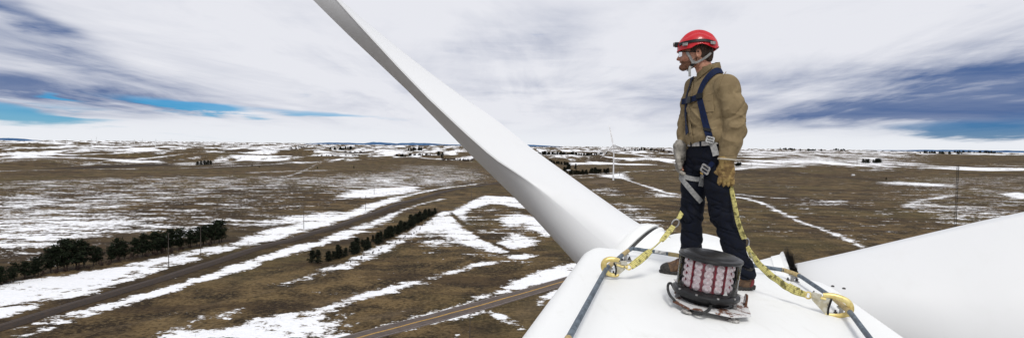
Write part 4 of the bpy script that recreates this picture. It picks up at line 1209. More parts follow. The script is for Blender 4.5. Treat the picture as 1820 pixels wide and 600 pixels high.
# ---- shirt details
strap("placket", [(1233, 146), (1230, 160), (1227, 185), (1226, 210), (1228, 235), (1231, 249)], 0.026, shirt_m, shirt, shirt_sdf, 0.0035, 6, 0.003)
for k, (bx_, by_) in enumerate(((1231, 158), (1227.5, 190), (1227, 214), (1229, 236))): plate("button", bx_, by_, 0.010, 0.010, 0.8, mat("shirt_button", (0.16, 0.11, 0.06), 0.5, scale=40), shirt, shirt_sdf, 0.004, 0.010)
strap("pocket_flap", [(1250, 174), (1256, 175), (1262, 175), (1268, 174)], 0.044, shirt_m, shirt, shirt_sdf, 0.006, 4, 0.003)
strap("pocket", [(1259, 178), (1259, 188), (1260, 199)], 0.078, shirt_m, shirt, shirt_sdf, 0.004, 4, 0.002)
strap("shoulder_seam", [(1291, 128), (1284, 138), (1279, 150), (1276, 164)], 0.006, shirt_m, shirt, shirt_sdf, 0.002, 6, 0.002)
col_pts = [(1233, 133), (1240, 130), (1248, 127), (1254, 121)]
strap("collar_leaf", [(1240, 137), (1245, 132), (1252, 126), (1259, 120), (1264, 116)], 0.052, shirt_m, shirt, shirt_sdf, 0.006, 6, 0.003, 0.030)
strap("cuff_seam", [(1279, 272), (1290, 276), (1303, 275), (1312, 270)], 0.006, shirt_m, shirt, shirt_sdf, 0.002, 6, 0.002)
# ---- helmet fittings
strap("lamp_strap", [(1208, 80), (1213, 77.5), (1224, 75), (1238, 72.5), (1252, 72), (1263, 74), (1271, 77)], 0.024, black_plastic, helmet, helm_solid, 0.004, 6, 0.003, None, 3.6)
for (bx_, by_, an_) in ((1219, 79.5, 0.0), (1266, 77, 0.0)): plate("strap_clip", bx_, by_, 0.042, 0.022, an_, grey_web, helmet, helm_solid, 0.006, 0.010, None, 3.6)
lamp = MB(); lc = from_head(0.152, 0.0, 0.077)
Mh = Matrix.Rotation(HYAW, 3, 'Z')
lamp.box(lc, (0.034, 0.052, 0.034), Mh)
lamp = lamp.build("headlamp", black_plastic, helmet, False, 0.006)
ln_ = MB(); ln_.lathe([(0.016, 0), (0.016, 0.012), (0.012, 0.014), (0.011, 0.010), (0.001, 0.008)], 14, Matrix.Translation(Vector(from_head(0.166, 0.006, 0.077))) @ Mh.to_4x4() @ Matrix.Rotation(math.pi / 2, 4, 'Y'))
ln_.build("lamp_bezel", dark_steel, helmet, True)
head_cover = lambda p: np.minimum(head_sdf(p), np.minimum(skull(p), neck_sdf(p))) - 0.004
strap("chin_strap", [(1221, 92), (1224, 98), (1228, 105), (1232, 111)], 0.020, grey_web, helmet, head_cover, 0.004, 6, 0.002, None, 3.6)
strap("chin_strap", [(1263, 94), (1257, 100), (1248, 106), (1240, 110), (1232, 112)], 0.017, grey_web, helmet, head_cover, 0.005, 6, 0.002, None, 3.6)
strap("chin_strap", [(1232, 111), (1230, 116), (1227, 121), (1222, 125)], 0.020, grey_web, helmet, head_cover, 0.004, 6, 0.002, None, 3.6)
plate("strap_buckle", 1230.5, 114.5, 0.024, 0.020, 0.3, black_plastic, helmet, head_cover, 0.008, 0.008, None, 3.6)
plate("strap_slider", 1232.5, 110.5, 0.026, 0.022, 0.2, grey_web, helmet, head_cover, 0.006, 0.008, None, 3.6)
e0 = np.array(ml(1227, 118, 4.17)); e1_ = np.array(ml(1225, 136, 4.16)); cmid = [e0 + (e1_ - e0) * t + np.array((0.004 * math.sin(t * 5), 0, 0)) for t in np.linspace(0, 1, 8)]
nrm_ = -ray_l(1226, 125)
band_mesh("strap_tail", np.array(cmid), np.array([nrm_ + 0.3 * np.array((0, 0.6, 0))] * 8), 0.018, grey_web, helmet, 0.0, 0.002)
# ---- safety glasses
gls = MB()
for sgn in (-1, 1):
    arc = [from_head(0.139 - 0.30 * (0.034 * abs(k)) * (0.5 + abs(k)), sgn * 0.004 + sgn * 0.030 + 0.028 * k, 0.018) for k in np.linspace(-0.9, 0.9, 7)]
    gls.tube(arc, 0.003, 6)
    gls.tube([from_head(0.122, sgn * 0.062, 0.014), from_head(0.09, sgn * 0.076, 0.012), from_head(0.03, sgn * 0.083, 0.008), from_head(-0.005, sgn * 0.086, 0.010)], 0.003, 6)
glasses = gls.build("safety_glasses", black_plastic, person, True)
lens_m = bpy.data.materials.new("clear_lens"); lens_m.use_nodes = True
lt = lens_m.node_tree; lt.nodes.remove(lt.nodes["Principled BSDF"])
tr_, gs_, mx_ = lt.nodes.new("ShaderNodeBsdfTransparent"), lt.nodes.new("ShaderNodeBsdfGlossy"), lt.nodes.new("ShaderNodeMixShader")
tr_.inputs[0].default_value = (0.82, 0.86, 0.90, 1); gs_.inputs["Roughness"].default_value = 0.04
fr_ = lt.nodes.new("ShaderNodeFresnel"); fr_.inputs[0].default_value = 1.7
lt.links.new(fr_.outputs[0], mx_.inputs[0]); lt.links.new(tr_.outputs[0], mx_.inputs[1]); lt.links.new(gs_.outputs[0], mx_.inputs[2])
lt.links.new(mx_.outputs[0], lt.nodes["Material Output"].inputs[0])
for sgn in (-1, 1):
    V, F = [], []
    for i, k in enumerate(np.linspace(-1, 1, 7)):
        for z_ in (0.018, 0.0, -0.022): V.append(from_head(0.138 - 0.010 * abs(k) - 0.012 * max(0, sgn * k), sgn * 0.032 + 0.027 * k, z_ * (1 - 0.25 * k * k)))
    for i in range(6):
        for j in range(2): F.append((i * 3 + j, (i + 1) * 3 + j, (i + 1) * 3 + j + 1, i * 3 + j + 1))
    mesh_np("lens", V, F, lens_m, glasses, True)

# ---- boots
def boot(an, dr, sole_lift):
    c = np.array(an); base = c.copy(); base[2] = sole_lift
    sd = np.array((-dr[1], dr[0], 0))
    def loc(p):
        q = p - base; return np.stack([q @ dr, q @ sd, q[:, 2]], 1)
    def upper(p):
        q = loc(p)
        d = cap(q, (-0.012, 0, 0.17), (-0.01, 0, 0.08), 0.056, 0.056)
        d = smin(d, cap(q, (-0.035, 0, 0.055), (0.02, 0, 0.06), 0.045, 0.05), 0.03)
        d = smin(d, cap(q, (0.03, 0, 0.105), (0.15, 0, 0.052), 0.050, 0.040), 0.03)
        d = smin(d, ell(q, (0.165, 0, 0.048), (0.062, 0.050, 0.042)), 0.02)
        d = np.maximum(d, 0.022 - q[:, 2])
        return np.maximum(d, q[:, 2] - 0.175)
    x0, y0 = base[0], base[1]
    gr = (lin(x0 - 0.26, x0 + 0.26, 0.005), lin(y0 - 0.26, y0 + 0.26, 0.005), lin(sole_lift - 0.01, sole_lift + 0.19, 0.005))
    b = sdf_mesh("boot", upper, *gr, boot_m, person, lambda V: ridge_n(V, (30, 30, 50), 8) ** 2 * 0.003)
    def sole(p):
        q = loc(p); w = np.interp(q[:, 0], [-0.09, -0.05, 0.03, 0.14, 0.20, 0.24], [0.030, 0.042, 0.040, 0.052, 0.046, 0.02])
        d = np.maximum(np.abs(q[:, 1]) - w, np.maximum(-0.088 - q[:, 0], q[:, 0] - 0.235))
        d = np.maximum(d, np.abs(q[:, 2] - 0.016) - 0.017)
        return np.maximum(d, -np.maximum(np.abs((q[:, 0] * 40) % 1 - 0.5) / 40 - 0.004, q[:, 2] - 0.009))
    sdf_mesh("sole", sole, *gr, sole_m, b)
    sdf_mesh("toe_cap", lambda p: np.maximum(upper(p) - 0.004, 0.168 - loc(p)[:, 0] - 0.25 * (0.07 - loc(p)[:, 2])), *gr, sole_m, b)
    sdf_mesh("heel_counter", lambda p: np.maximum(np.maximum(upper(p) - 0.004, loc(p)[:, 0] + 0.028), loc(p)[:, 2] - 0.085), *gr, red_m, b)
    sdf_mesh("boot_collar", lambda p: np.maximum(upper(p) - 0.007, np.abs(loc(p)[:, 2] - 0.160) - 0.014), *gr, sole_m, b)
    W = lambda x, y, z: Vector(base + dr * x + sd * y + np.array((0, 0, z)))
    lc_ = MB()
    for k in range(5):
        x = 0.055 + 0.022 * k; z = 0.152 - 0.017 * k
        lc_.tube([W(x - 0.008, -0.036, z - 0.018), W(x, -0.018, z - 0.001), W(x + 0.004, 0, z + 0.003), W(x + 0.012, 0.018, z - 0.002), W(x + 0.016, 0.036, z - 0.020)], 0.0035, 5)
    lc_.tube([W(0.05, 0.0, 0.155), W(0.075, 0.035, 0.165), W(0.085, 0.055, 0.13), W(0.07, 0.05, 0.10)], 0.003, 5)
    lc_.build("laces", mat("boot_lace", (0.05, 0.016, 0.014), 0.8, scale=80), b, True)
    return b
def sole_level(an):
    w = MM @ Vector(tuple(an)); return roof_at(w.x, w.y) - MO.z + 0.003
boot(ANK_R, FOOT_R, sole_level(ANK_R)); boot(ANK_L, FOOT_L, sole_level(ANK_L))
# ================================================================== SAFETY RAIL, HOOKS, LANYARDS, BEACON
def galv(name, a, b): return mat(name, a, 0.55, 0.35, col2=b, scale=26, detail=8, bump=0.25, bscale=90, bdist=0.002)
rail_m = galv("blue_grey_galvanised", (0.150, 0.185, 0.220), (0.060, 0.080, 0.105))
tape_m = mat("cream_grip_tape", (0.46, 0.36, 0.18), 0.75, col2=(0.34, 0.25, 0.11), scale=30, stretch=(1, 1, 1), bump=0.3, bscale=120, bdist=0.002)
gold_m = mat("gold_zinc_forging", (0.74, 0.62, 0.27), 0.38, 0.45, col2=(0.58, 0.45, 0.16), scale=14)
plate_m = mat("zinc_gate_plate", (0.56, 0.54, 0.46), 0.4, 0.6, col2=(0.42, 0.38, 0.27), scale=22)
RT = 0.0165
rail = empty("safety_rail", on_roof(1120, 447))
tag(rail, "blue-grey tubular safety rail bent round the standing area on the white roof", "safety rail")
def rp(px, py, up=0.075): return on_roof(px, py, up)
rel = lambda q: Vector(q) - rail.location
def tube_part(name, pts, r, m_, par=rail, n=14):
    return MB().tube([rel(p) for p in pts], r, n).build(name, m_, par, True)
near_l, hook_l, c_l0, c_l1 = rp(1003, 614), rp(1078, 476), rp(1112, 447.5), rp(1124, 441)
A1 = near_l.lerp(hook_l, 0.06)
tube_part("rail_tube", [rp(996, 627), near_l], RT, rail_m)
tube_part("joint_sleeve", [near_l, A1], RT * 1.13, tape_m)
s_a = hook_l.lerp(c_l0, 0.22)
tube_part("rail_tube", [A1, A1.lerp(hook_l, 0.5), hook_l.lerp(A1, 0.12), hook_l, hook_l.lerp(c_l0, 0.1)], RT, rail_m)
tube_part("joint_sleeve", [hook_l.lerp(c_l0, 0.08), s_a, hook_l.lerp(c_l0, 0.3)], RT * 1.13, tape_m)
tube_part("rail_tube", [hook_l.lerp(c_l0, 0.28), hook_l.lerp(c_l0, 0.8)], RT, rail_m)
tube_part("joint_sleeve", [hook_l.lerp(c_l0, 0.78), c_l0.lerp(c_l1, 0.3)], RT * 1.13, tape_m)
b0, b1, b2, b3 = rp(1163, 446.5), rp(1188, 450.5), rp(1207, 453.5), rp(1290, 463.5)
c_r0, c_r1 = rp(1394, 479.5), rp(1421, 489)
tube_part("rail_tube", [c_l0.lerp(c_l1, 0.25), c_l0.lerp(c_l1, 0.7), c_l1, c_l1.lerp(b0, 0.2), b0], RT, rail_m)
tube_part("rail_tube", [b0, b1], RT, rail_m)
tube_part("joint_sleeve", [b1, b2], RT * 1.12, tape_m)
tube_part("rail_tube", [b2, b3], RT, rail_m)
tube_part("rail_tube", [b3, c_r0.lerp(b3, 0.1), c_r0], RT, rail_m)
tube_part("joint_sleeve", [c_r0.lerp(b3, 0.05), c_r0, c_r0.lerp(c_r1, 0.6), c_r1], RT * 1.14, tape_m)
e_r1, e_r2, e_r3 = rp(1484, 531), rp(1511, 554), rp(1554, 611)
tube_part("rail_tube", [c_r1.lerp(c_r0, 0.05), c_r1.lerp(e_r1, 0.1), e_r1], RT, rail_m)
tube_part("joint_sleeve", [e_r1, e_r2], RT * 1.14, tape_m)
tube_part("rail_tube", [e_r2.lerp(e_r1, 0.05), e_r2.lerp(e_r3, 0.1), e_r3], RT, rail_m)
st_ = b0.lerp(b1, 0.05); st2 = b0.lerp(b1, 0.85)
lab = MB(); ax_ = (st2 - st_).normalized(); fr = Vector((-0.2, -1, 0.45)); fr = (fr - ax_ * fr.dot(ax_)).normalized(); up_ = ax_.cross(fr)
for k in range(5):
    pass
Vv, Ff = [], []
for i in range(2):
    for a_ in np.linspace(-50, 50, 7):
        Vv.append(rel((st_, st2)[i]) + (fr * math.cos(R(a_)) + up_ * math.sin(R(a_))) * (RT + 0.0015))
for j in range(6): Ff.append((j, j + 1, 7 + j + 1, 7 + j))
mesh_np("pale_sticker", Vv, Ff, mat("sticker_white", (0.62, 0.62, 0.6), 0.5, col2=(0.30, 0.30, 0.30), scale=40), rail, True)
def foot(q, along):
    """bracket: foot plate, two bolts and a short saddle post under the tube"""
    base = Vector((q.x, q.y, roof_at(q.x, q.y))); a = Vector((along.x, along.y, 0)).normalized(); b = Vector((-a.y, a.x, 0)); n = Vector((0, 0, 1))
    Mx = Matrix((a, b, n)).transposed(); h = q.z - base.z
    f = MB(); f.box(rel(base + n * 0.005), (0.10, 0.055, 0.010), Mx)
    fo = f.build("foot_plate", steel, rail, False, 0.002)
    g = MB(); g.box(rel(base + n * (h * 0.5 - 0.004)), (0.022, 0.030, h - 0.016), Mx)
    g.box(rel(base + n * (h - 0.018)), (0.050, 0.036, 0.012), Mx); g.build("saddle", steel, fo, False, 0.002)
    for sgn in (-1, 1):
        k = MB(); k.lathe([(0.013, 0.0), (0.013, 0.012), (0.007, 0.013), (0.007, 0.026), (0.0005, 0.026)], 6, Matrix.Translation(rel(base + n * 0.010 + a * (0.036 * sgn))))
        k.build("bolt", dark_steel, fo)
foot(c_l0, Vector((1, 0.2, 0))); foot(hook_l.lerp(c_l0, 0.12), Vector((1, 0.2, 0))); foot(c_r0.lerp(c_r1, 0.55), Vector((1, -0.1, 0))); foot(e_r1.lerp(e_r2, 0.45), Vector((1, -0.3, 0)))
foot(near_l.lerp(hook_l, 0.02), Vector((1, 0.2, 0)))

# ---- lanyards: yellow tubular webbing, steel O-ring, big rebar hook
def webbing_material():
    m = bpy.data.materials.new("yellow_lanyard_webbing"); m.use_nodes = True; nt = m.node_tree; b = nt.nodes["Principled BSDF"]
    uv = nt.nodes.new("ShaderNodeAttribute"); uv.attribute_name = "web_uv"
    sp_ = nt.nodes.new("ShaderNodeSeparateXYZ"); nt.links.new(uv.outputs["Vector"], sp_.inputs[0])
    u, v = N(nt, sp_.outputs[0]), N(nt, sp_.outputs[1])
    line = (u * 14.0).f('SINE').f('ABSOLUTE').smooth(0.12, 0.30)                 # dark edge and tracer threads
    blot = tex_noise(nt, comb(nt, u * 0.6, v * 16.0, 0.0), 1.4, 3, 0.6).smooth(0.48, 0.60)
    tick = (v * 95.0).f('SINE').smooth(0.80, 0.97)
    c = mixc(nt, line, (0.085, 0.075, 0.020), (0.62, 0.56, 0.20))
    c = mixc(nt, blot * 0.85, c, (0.085, 0.075, 0.020))
    c = mixc(nt, tick * 0.35, c, (0.12, 0.10, 0.03))
    nt.links.new(c, b.inputs["Base Color"]); b.inputs["Roughness"].default_value = 0.75
    bn = nt.nodes.new("ShaderNodeBump"); bn.inputs["Strength"].default_value = 0.4; bn.inputs["Distance"].default_value = 0.002
    h = (v * 500.0).f('SINE'); nt.links.new(h.s, bn.inputs["Height"]); nt.links.new(bn.outputs[0], b.inputs["Normal"])
    return m
web_m = webbing_material()
def web(name, pts, widths, parent, twist=None, thick=0.004, wave=0.0, m_=web_m):
    """flat webbing along measured points (px, py, distance), facing the viewer more or less"""
    q = spline([tuple(P(*p)) for p in pts], 9); m = len(q)
    ws = np.interp(np.linspace(0, 1, m), np.linspace(0, 1, len(widths)), widths)
    tw = np.interp(np.linspace(0, 1, m), np.linspace(0, 1, len(twist)), twist) if twist else np.zeros(m)
    V, F, UV = [], [], []; L_ = 0.0
    o = parent.location
    for i in range(m):
        t = Vector(q[min(i + 1, m - 1)] - q[max(i - 1, 0)]).normalized(); c = Vector(q[i])
        if i: L_ += float(np.linalg.norm(q[i] - q[i - 1]))
        n = (CAM - c); n = (n - t * n.dot(t)).normalized(); n.rotate(Matrix.Rotation(tw[i], 3, t)); s = t.cross(n)
        c = c + n * (wave * math.sin(L_ * 55))
        for a, b in ((-1, 0), (-0.85, 1), (-0.3, 0.8), (0.3, 0.8), (0.85, 1), (1, 0), (0.85, -1), (-0.85, -1)):
            V.append(c + s * (a * ws[i] / 2) + n * (b * thick / 2) - o); UV.append((a * 0.5 + 0.5, L_, 0))
    for i in range(m - 1):
        for j in range(8): F.append((i * 8 + j, i * 8 + (j + 1) % 8, (i + 1) * 8 + (j + 1) % 8, (i + 1) * 8 + j))
    F.append(tuple(range(8))[::-1]); F.append(tuple((m - 1) * 8 + j for j in range(8)))
    ob = mesh_np(name, V, F, m_, parent, True); ob.data.set_sharp_from_angle(angle=R(60))
    at_ = ob.data.attributes.new("web_uv", 'FLOAT_VECTOR', 'POINT'); at_.data.foreach_set("vector", np.array(UV, np.float32).ravel())
    return ob
def ring(name, c, rx, ry, n, upv, r, parent, m_):
    n = Vector(n).normalized(); a = Vector(upv); a = (a - n * a.dot(n)).normalized(); b = n.cross(a); k = MB()
    k.tube([Vector(c) + a * (ry * math.cos(t)) + b * (rx * math.sin(t)) - parent.location for t in np.linspace(0, 2 * math.pi, 29)], r, 8, False)
    return k.build(name, m_, parent, True)
def px_plane(d0, dslope=0.0, x0=0.0):
    return lambda px, py: P(px, py, d0 + dslope * (px - x0))

# left lanyard
HD = hook_l.y - 0.035
lanL = empty("lanyard", P(1096, 470, HD)); tag(lanL, "shorter yellow webbing lanyard hooked to the rail beside the brown boot", "lanyard")
web("webbing", [(1223, 352, HD + (4.43 - HD) * 1.000), (1216, 368, HD + (4.43 - HD) * 0.875), (1209, 383, HD + (4.43 - HD) * 0.750), (1205, 389, HD + (4.43 - HD) * 0.688)], [0.034, 0.036, 0.030], lanL, [0.5, 0.3, 0.1])
ring("steel_ring", P(1200.5, 396.5, HD + (4.43 - HD) * 0.688), 0.024, 0.034, CAM - P(1200, 396, HD + (4.43 - HD) * 0.688) + Vector((0.5, 0, 0)), Vector((0.55, 0, 0.8)), 0.0055, lanL, steel)
web("webbing", [(1197, 401, HD + (4.43 - HD) * 0.625), (1191, 409, HD + (4.43 - HD) * 0.563), (1182, 420, HD + (4.43 - HD) * 0.438), (1175, 428, HD + (4.43 - HD) * 0.375)], [0.036, 0.046, 0.044, 0.034], lanL, [0.2, 0.5, 0.4])
web("webbing", [(1176, 426, HD + (4.43 - HD) * 0.375), (1168, 434, HD + (4.43 - HD) * 0.313), (1160, 441, HD + (4.43 - HD) * 0.250), (1150, 450, HD + (4.43 - HD) * 0.188)], [0.018, 0.014, 0.018, 0.040], lanL, [0.8, 1.2, 0.6])
web("webbing", [(1156, 445, HD + (4.43 - HD) * 0.219), (1147, 453, HD + (4.43 - HD) * 0.125), (1135, 463, HD + (4.43 - HD) * 0.063), (1121, 473, HD + (4.43 - HD) * 0.000)], [0.040, 0.054, 0.056, 0.048], lanL, [0.2, 0.1, 0.0], 0.012)
ring("hook_eye", P(1117.5, 474, HD + (4.43 - HD) * 0.000), 0.020, 0.018, CAM - P(1117, 474, HD + (4.43 - HD) * 0.063), (0, 0, 1), 0.0055, lanL, gold_m)
def hook(lan, f, body_px, pin_px, gate_px, nose_px, n, eye_px):
    """forged hook: a bowed gold bar, flat locking plates, a gate and a swivel pin"""
    o = lan.location; n = Vector(n).normalized(); k = MB()
    q = [Vector(v) - o for v in spline([tuple(f(*p)) for p in body_px], 7)]; m = len(q)
    rads = [float(np.interp(i / (m - 1), [0, 0.15, 0.45, 0.7, 1.0], [0.015, 0.019, 0.021, 0.017, 0.009])) for i in range(m)]
    k.tube(q, rads, 12, True, (n, 0.62)); k.build("hook_bar", gold_m, lan, True)
    pl = MB(); pl.prism([f(*p) - o - n * 0.004 for p in nose_px], n, 0.016); pl.build("lock_plate", plate_m, lan, False, 0.003)
    p2 = MB(); p2.prism([f(*p) - o + n * 0.012 for p in pin_px], n, 0.008); p2.build("lock_lever", plate_m, lan, False, 0.002)
    gt = MB(); gt.tube([Vector(v) - o + n * 0.008 for v in spline([tuple(f(*p)) for p in gate_px], 6)], 0.0065, 8, True); gt.build("gate", black_plastic, lan, True)
    ey = MB(); ey.tube([f(*p) - o + n * 0.006 for p in eye_px], 0.0085, 8, True); ey.build("swivel", gold_m, lan, True)
    for (px_, py_) in (pin_px[0], nose_px[2]):
        rv = MB(); c = f(px_ * 0.85 + 0.15 * nose_px[0][0], py_) - o + n * 0.018
        Mr = Matrix.Translation(c) @ n.to_track_quat('Z', 'Y').to_matrix().to_4x4(); rv.lathe([(0.005, -0.004), (0.005, 0.003), (0.003, 0.005), (0.0003, 0.005)], 8, Mr); rv.build("rivet", dark_steel, lan, True)
fL = px_plane(HD, 0.0)
hook(lanL, fL, [(1101, 462.5), (1094, 460.5), (1084, 460), (1076, 463), (1073, 469), (1073.5, 477), (1078, 483), (1085, 487), (1095, 489), (1100, 487)],
     [(1103, 464), (1114, 463.5), (1115, 471), (1104, 471)], [(1091, 467), (1094, 473), (1095, 480), (1094, 488)],
     [(1091, 464), (1105, 464), (1113, 474), (1111, 478), (1098, 489), (1093, 486), (1095, 476)], CAM - P(1095, 473, HD) + Vector((0, 0, 0.6)), [(1096, 470), (1105, 473), (1116, 474)])
# right lanyard
lanR = empty("lanyard", P(1472, 538, 3.72)); tag(lanR, "long yellow webbing lanyard falling past the tan glove to the big gold hook", "lanyard")
web("webbing", [(1296, 318, 4.12), (1300.5, 338, 4.09), (1306, 365, 4.06), (1311, 390, 4.06), (1318, 412, 4.08), (1323, 424, 4.10)], [0.034, 0.036, 0.036, 0.038], lanR, [0.4, 0.5, 0.2, 0.1])
ring("steel_ring", P(1325.5, 432, 4.13), 0.022, 0.038, CAM - P(1325, 432, 4.1) + Vector((1.6, 0, 0)), Vector((0.25, 0, 1)), 0.006, lanR, steel)
web("webbing", [(1327, 438, 4.12), (1334, 449, 4.09), (1343, 461, 4.06), (1354, 474, 4.03), (1366, 485, 4.0), (1380, 496, 3.97), (1396, 507, 3.93), (1411, 515, 3.9), (1424, 520, 3.87), (1434, 523.5, 3.85)], [0.040, 0.046, 0.048, 0.052, 0.056, 0.052, 0.040], lanR, [0.2, 0.5, 0.3, 0.55, 0.3, 0.2], 0.006, 0.004)
web("wear_pad", [(1400, 508, 3.905), (1411, 514.5, 3.885), (1420, 518, 3.865)], [0.058, 0.060, 0.058], lanR, [0.25, 0.2], 0.009)
thr = MB(); thr.tube([P(*p) - lanR.location for p in ((1327, 446, 4.1), (1331, 456, 4.08), (1338, 464, 4.06), (1338, 459, 4.05), (1333, 449, 4.06))], 0.0022, 5); thr.build("wire_clip", steel, lanR, True)
ring("hook_eye", P(1436.5, 524, 3.82), 0.019, 0.022, CAM - P(1436, 524, 3.8), (0, 0, 1), 0.0055, lanR, gold_m)
fR = px_plane(3.76, -0.0012, 1470)
hook(lanR, fR, [(1463, 523.5), (1473, 524), (1485, 526), (1497, 530), (1507, 536), (1512, 545), (1511, 553), (1504, 558), (1491, 560), (1478, 559), (1467, 557)],
     [(1444, 517.5), (1461, 523), (1457, 534), (1441, 526)], [(1478, 531), (1475, 540), (1472.5, 548), (1471.5, 558)],
     [(1462, 525), (1479, 530), (1474, 542), (1473, 556), (1468, 559), (1443, 532), (1441, 526)], CAM - P(1470, 540, 3.7) + Vector((0, 0, 0.5)), [(1468, 531), (1455, 528), (1439, 525)])

# ---- aviation warning beacon
BC = on_roof(1250, 546, 0.0); tilt = math.atan(0.10)
beacon = empty("warning_beacon", BC); tag(beacon, "round aircraft warning light with rows of pink lenses before the man's legs", "warning light")
beacon.rotation_euler = (R(3), tilt, R(8))
zb = 0.085
KZ = 0.86
def bl_(name, prof, n, m_, par=beacon, cap0=False, cap1=False, M=None):
    k = MB(); k.lathe(prof, n, M)
    if cap0: k.disc(prof[0][0], prof[0][1], n, M)
    if cap1: k.disc(prof[-1][0], prof[-1][1], n, M)
    return k.build(name, m_, par, True)
glossblack = mat("black_cast_housing", (0.010, 0.010, 0.011), 0.36, col2=(0.016, 0.016, 0.017), scale=18, spec=0.25, bump=0.1, bscale=120, bdist=0.001)
base = bl_("base_ring", [(0.135, zb - 0.0372), (0.150, zb - 0.0341), (0.160, zb - 0.0062), (0.198, zb), (0.206, zb + 0.0103), (0.206, zb + 0.0258), (0.198, zb + 0.0344), (0.188, zb + 0.0396), (0.0005, zb + 0.0430)], 56, glossblack, cap0=True)
for k in range(10):
    a = 2 * math.pi * k / 10 + 0.2
    bo = MB(); bo.lathe([(0.008, 0), (0.008, 0.008), (0.0004, 0.010)], 8, Matrix.Translation((0.1975 * math.cos(a), 0.1975 * math.sin(a), zb + 0.0310))); bo.build("bolt", steel, base, True)
lid = bl_("lid", [(0.178, zb + 0.2304), (0.192, zb + 0.2347), (0.196, zb + 0.2428), (0.192, zb + 0.2521), (0.176, zb + 0.2570), (0.166, zb + 0.2570), (0.160, zb + 0.2614), (0.155, zb + 0.2657), (0.100, zb + 0.2719), (0.0005, zb + 0.2744)], 56, glossblack, cap0=True)
glass = bpy.data.materials.new("clear_drum"); glass.use_nodes = True; gt_ = glass.node_tree; gt_.nodes.remove(gt_.nodes["Principled BSDF"])
t1, g1, m1, l1 = (gt_.nodes.new(x) for x in ("ShaderNodeBsdfTransparent", "ShaderNodeBsdfGlossy", "ShaderNodeMixShader", "ShaderNodeLayerWeight"))
t1.inputs[0].default_value = (0.955, 0.955, 0.945, 1); g1.inputs["Roughness"].default_value = 0.03; l1.inputs[0].default_value = 0.22
gt_.links.new(l1.outputs["Fresnel"], m1.inputs[0]); gt_.links.new(t1.outputs[0], m1.inputs[1]); gt_.links.new(g1.outputs[0], m1.inputs[2]); gt_.links.new(m1.outputs[0], gt_.nodes["Material Output"].inputs[0])
bl_("clear_drum", [(0.184, zb + 0.0396), (0.184, zb + 0.236)], 64, glass)
# lens tower: ten panels, four faceted lenses each
bl_("core", [(0.118, zb + 0.0430), (0.118, zb + 0.2202)], 20, black_plastic, cap1=True)
lens_pk = mat("pale_pink_lens", (0.93, 0.86, 0.88), 0.12, 0.0, col2=(0.74, 0.56, 0.60), scale=55, detail=3, spec=0.9, coat=0.8, lo=0.35, hi=0.65)
lamp_board = mat("lamp_board", (0.34, 0.12, 0.15), 0.4, col2=(0.20, 0.07, 0.09), scale=40)
red_strip = mat("red_lamp_strip", (0.30, 0.012, 0.035), 0.35, col2=(0.16, 0.006, 0.018), scale=40)
def gem():
    """cut-glass collimator: stacked, twisted octagons coming to a small table"""
    V, F = [], []; n = 10; lv = ((1.0, 0.0, 0), (0.98, 0.25, 0.5), (0.62, 0.62, 0), (0.66, 0.66, 0.5), (0.34, 1.0, 0), (0.12, 0.80, 0.5))
    for r_, z_, o_ in lv:
        for j in range(n): a = 2 * math.pi * (j + o_) / n; V.append((z_ * 0.026, r_ * 0.0275 * math.cos(a), r_ * 0.0275 * math.sin(a)))
    for i in range(len(lv) - 1):
        for j in range(n):
            a, b = i * n + j, i * n + (j + 1) % n; c, d = (i + 1) * n + j, (i + 1) * n + (j + 1) % n
            F += [(a, b, c), (b, d, c)]
    F.append(tuple((len(lv) - 1) * n + j for j in range(n)))
    me = bpy.data.meshes.new("lens"); me.from_pydata(V, [], F); me.materials.append(lens_pk); return me
gem_me = gem(); view_a = math.atan2(-BC.y, -BC.x) - R(8)
for k in range(12):
    a = view_a + (k + 0.0) * 2 * math.pi / 12
    Mk = Matrix.Rotation(a, 4, 'Z')
    pn = MB(); pn.box(Mk @ Vector((0.122, 0, zb + 0.1316)), (0.008, 0.060, 0.174), Mk.to_3x3()); pnl = pn.build("lamp_panel", lamp_board, beacon)
    for sgn in (-1,):
        rs = MB(); rs.box(Mk @ Vector((0.124, 0.033 * sgn, zb + 0.1316)), (0.022, 0.006, 0.174), Mk.to_3x3()); rs.build("red_fin", red_strip, pnl)
    for j in range(4):
        g = bpy.data.objects.new("lens", gem_me); COL.objects.link(g); g.parent = pnl
        g.matrix_local = Mk @ Matrix.Translation((0.126, 0, zb + 0.0688 + j * 0.0425)) @ Matrix.Rotation(0.4 * j + k, 4, 'X')
# warning triangle sticker inside the drum rim
aw = view_a + 0.62; tri = MB()
tw_ = [Vector((0.1865 * math.cos(aw + x), 0.1865 * math.sin(aw + x), zb + z)) for x, z in ((-0.085, 0.055), (0.085, 0.055), (0.0, 0.086))]
tri.prism(tw_, tw_[0] + tw_[1], 0.002); tri.build("warning_triangle", mat("sticker_grey", (0.45, 0.45, 0.45), 0.5, scale=60), beacon)
# mount plate, rust-edged, standing on bolts and washers
def rusty(name):
    m = bpy.data.materials.new(name); m.use_nodes = True; nt = m.node_tree; b = nt.nodes["Principled BSDF"]; t = nt.nodes.new("ShaderNodeTexCoord"); v = t.outputs["Object"]
    n1_ = tex_noise(nt, v, 16, 8, 0.7); n2_ = tex_noise(nt, v, 60, 5, 0.7); g_ = nt.nodes.new("ShaderNodeNewGeometry")
    edge = N(nt, g_.outputs["Pointiness"]).smooth(0.52, 0.60)
    f = ((n1_ - 0.5) * 3.0 + (n2_ - 0.5) * 1.2 + edge * 0.9).smooth(0.30, 0.55)
    c = mixc(nt, f, (0.62, 0.62, 0.62), mixc(nt, n2_.smooth(0.4, 0.6), (0.055, 0.022, 0.012), (0.16, 0.062, 0.030)))
    nt.links.new(c, b.inputs["Base Color"]); rr_ = f.smooth(0, 1, 0.4, 0.85); nt.links.new(rr_.s, b.inputs["Roughness"])
    return m
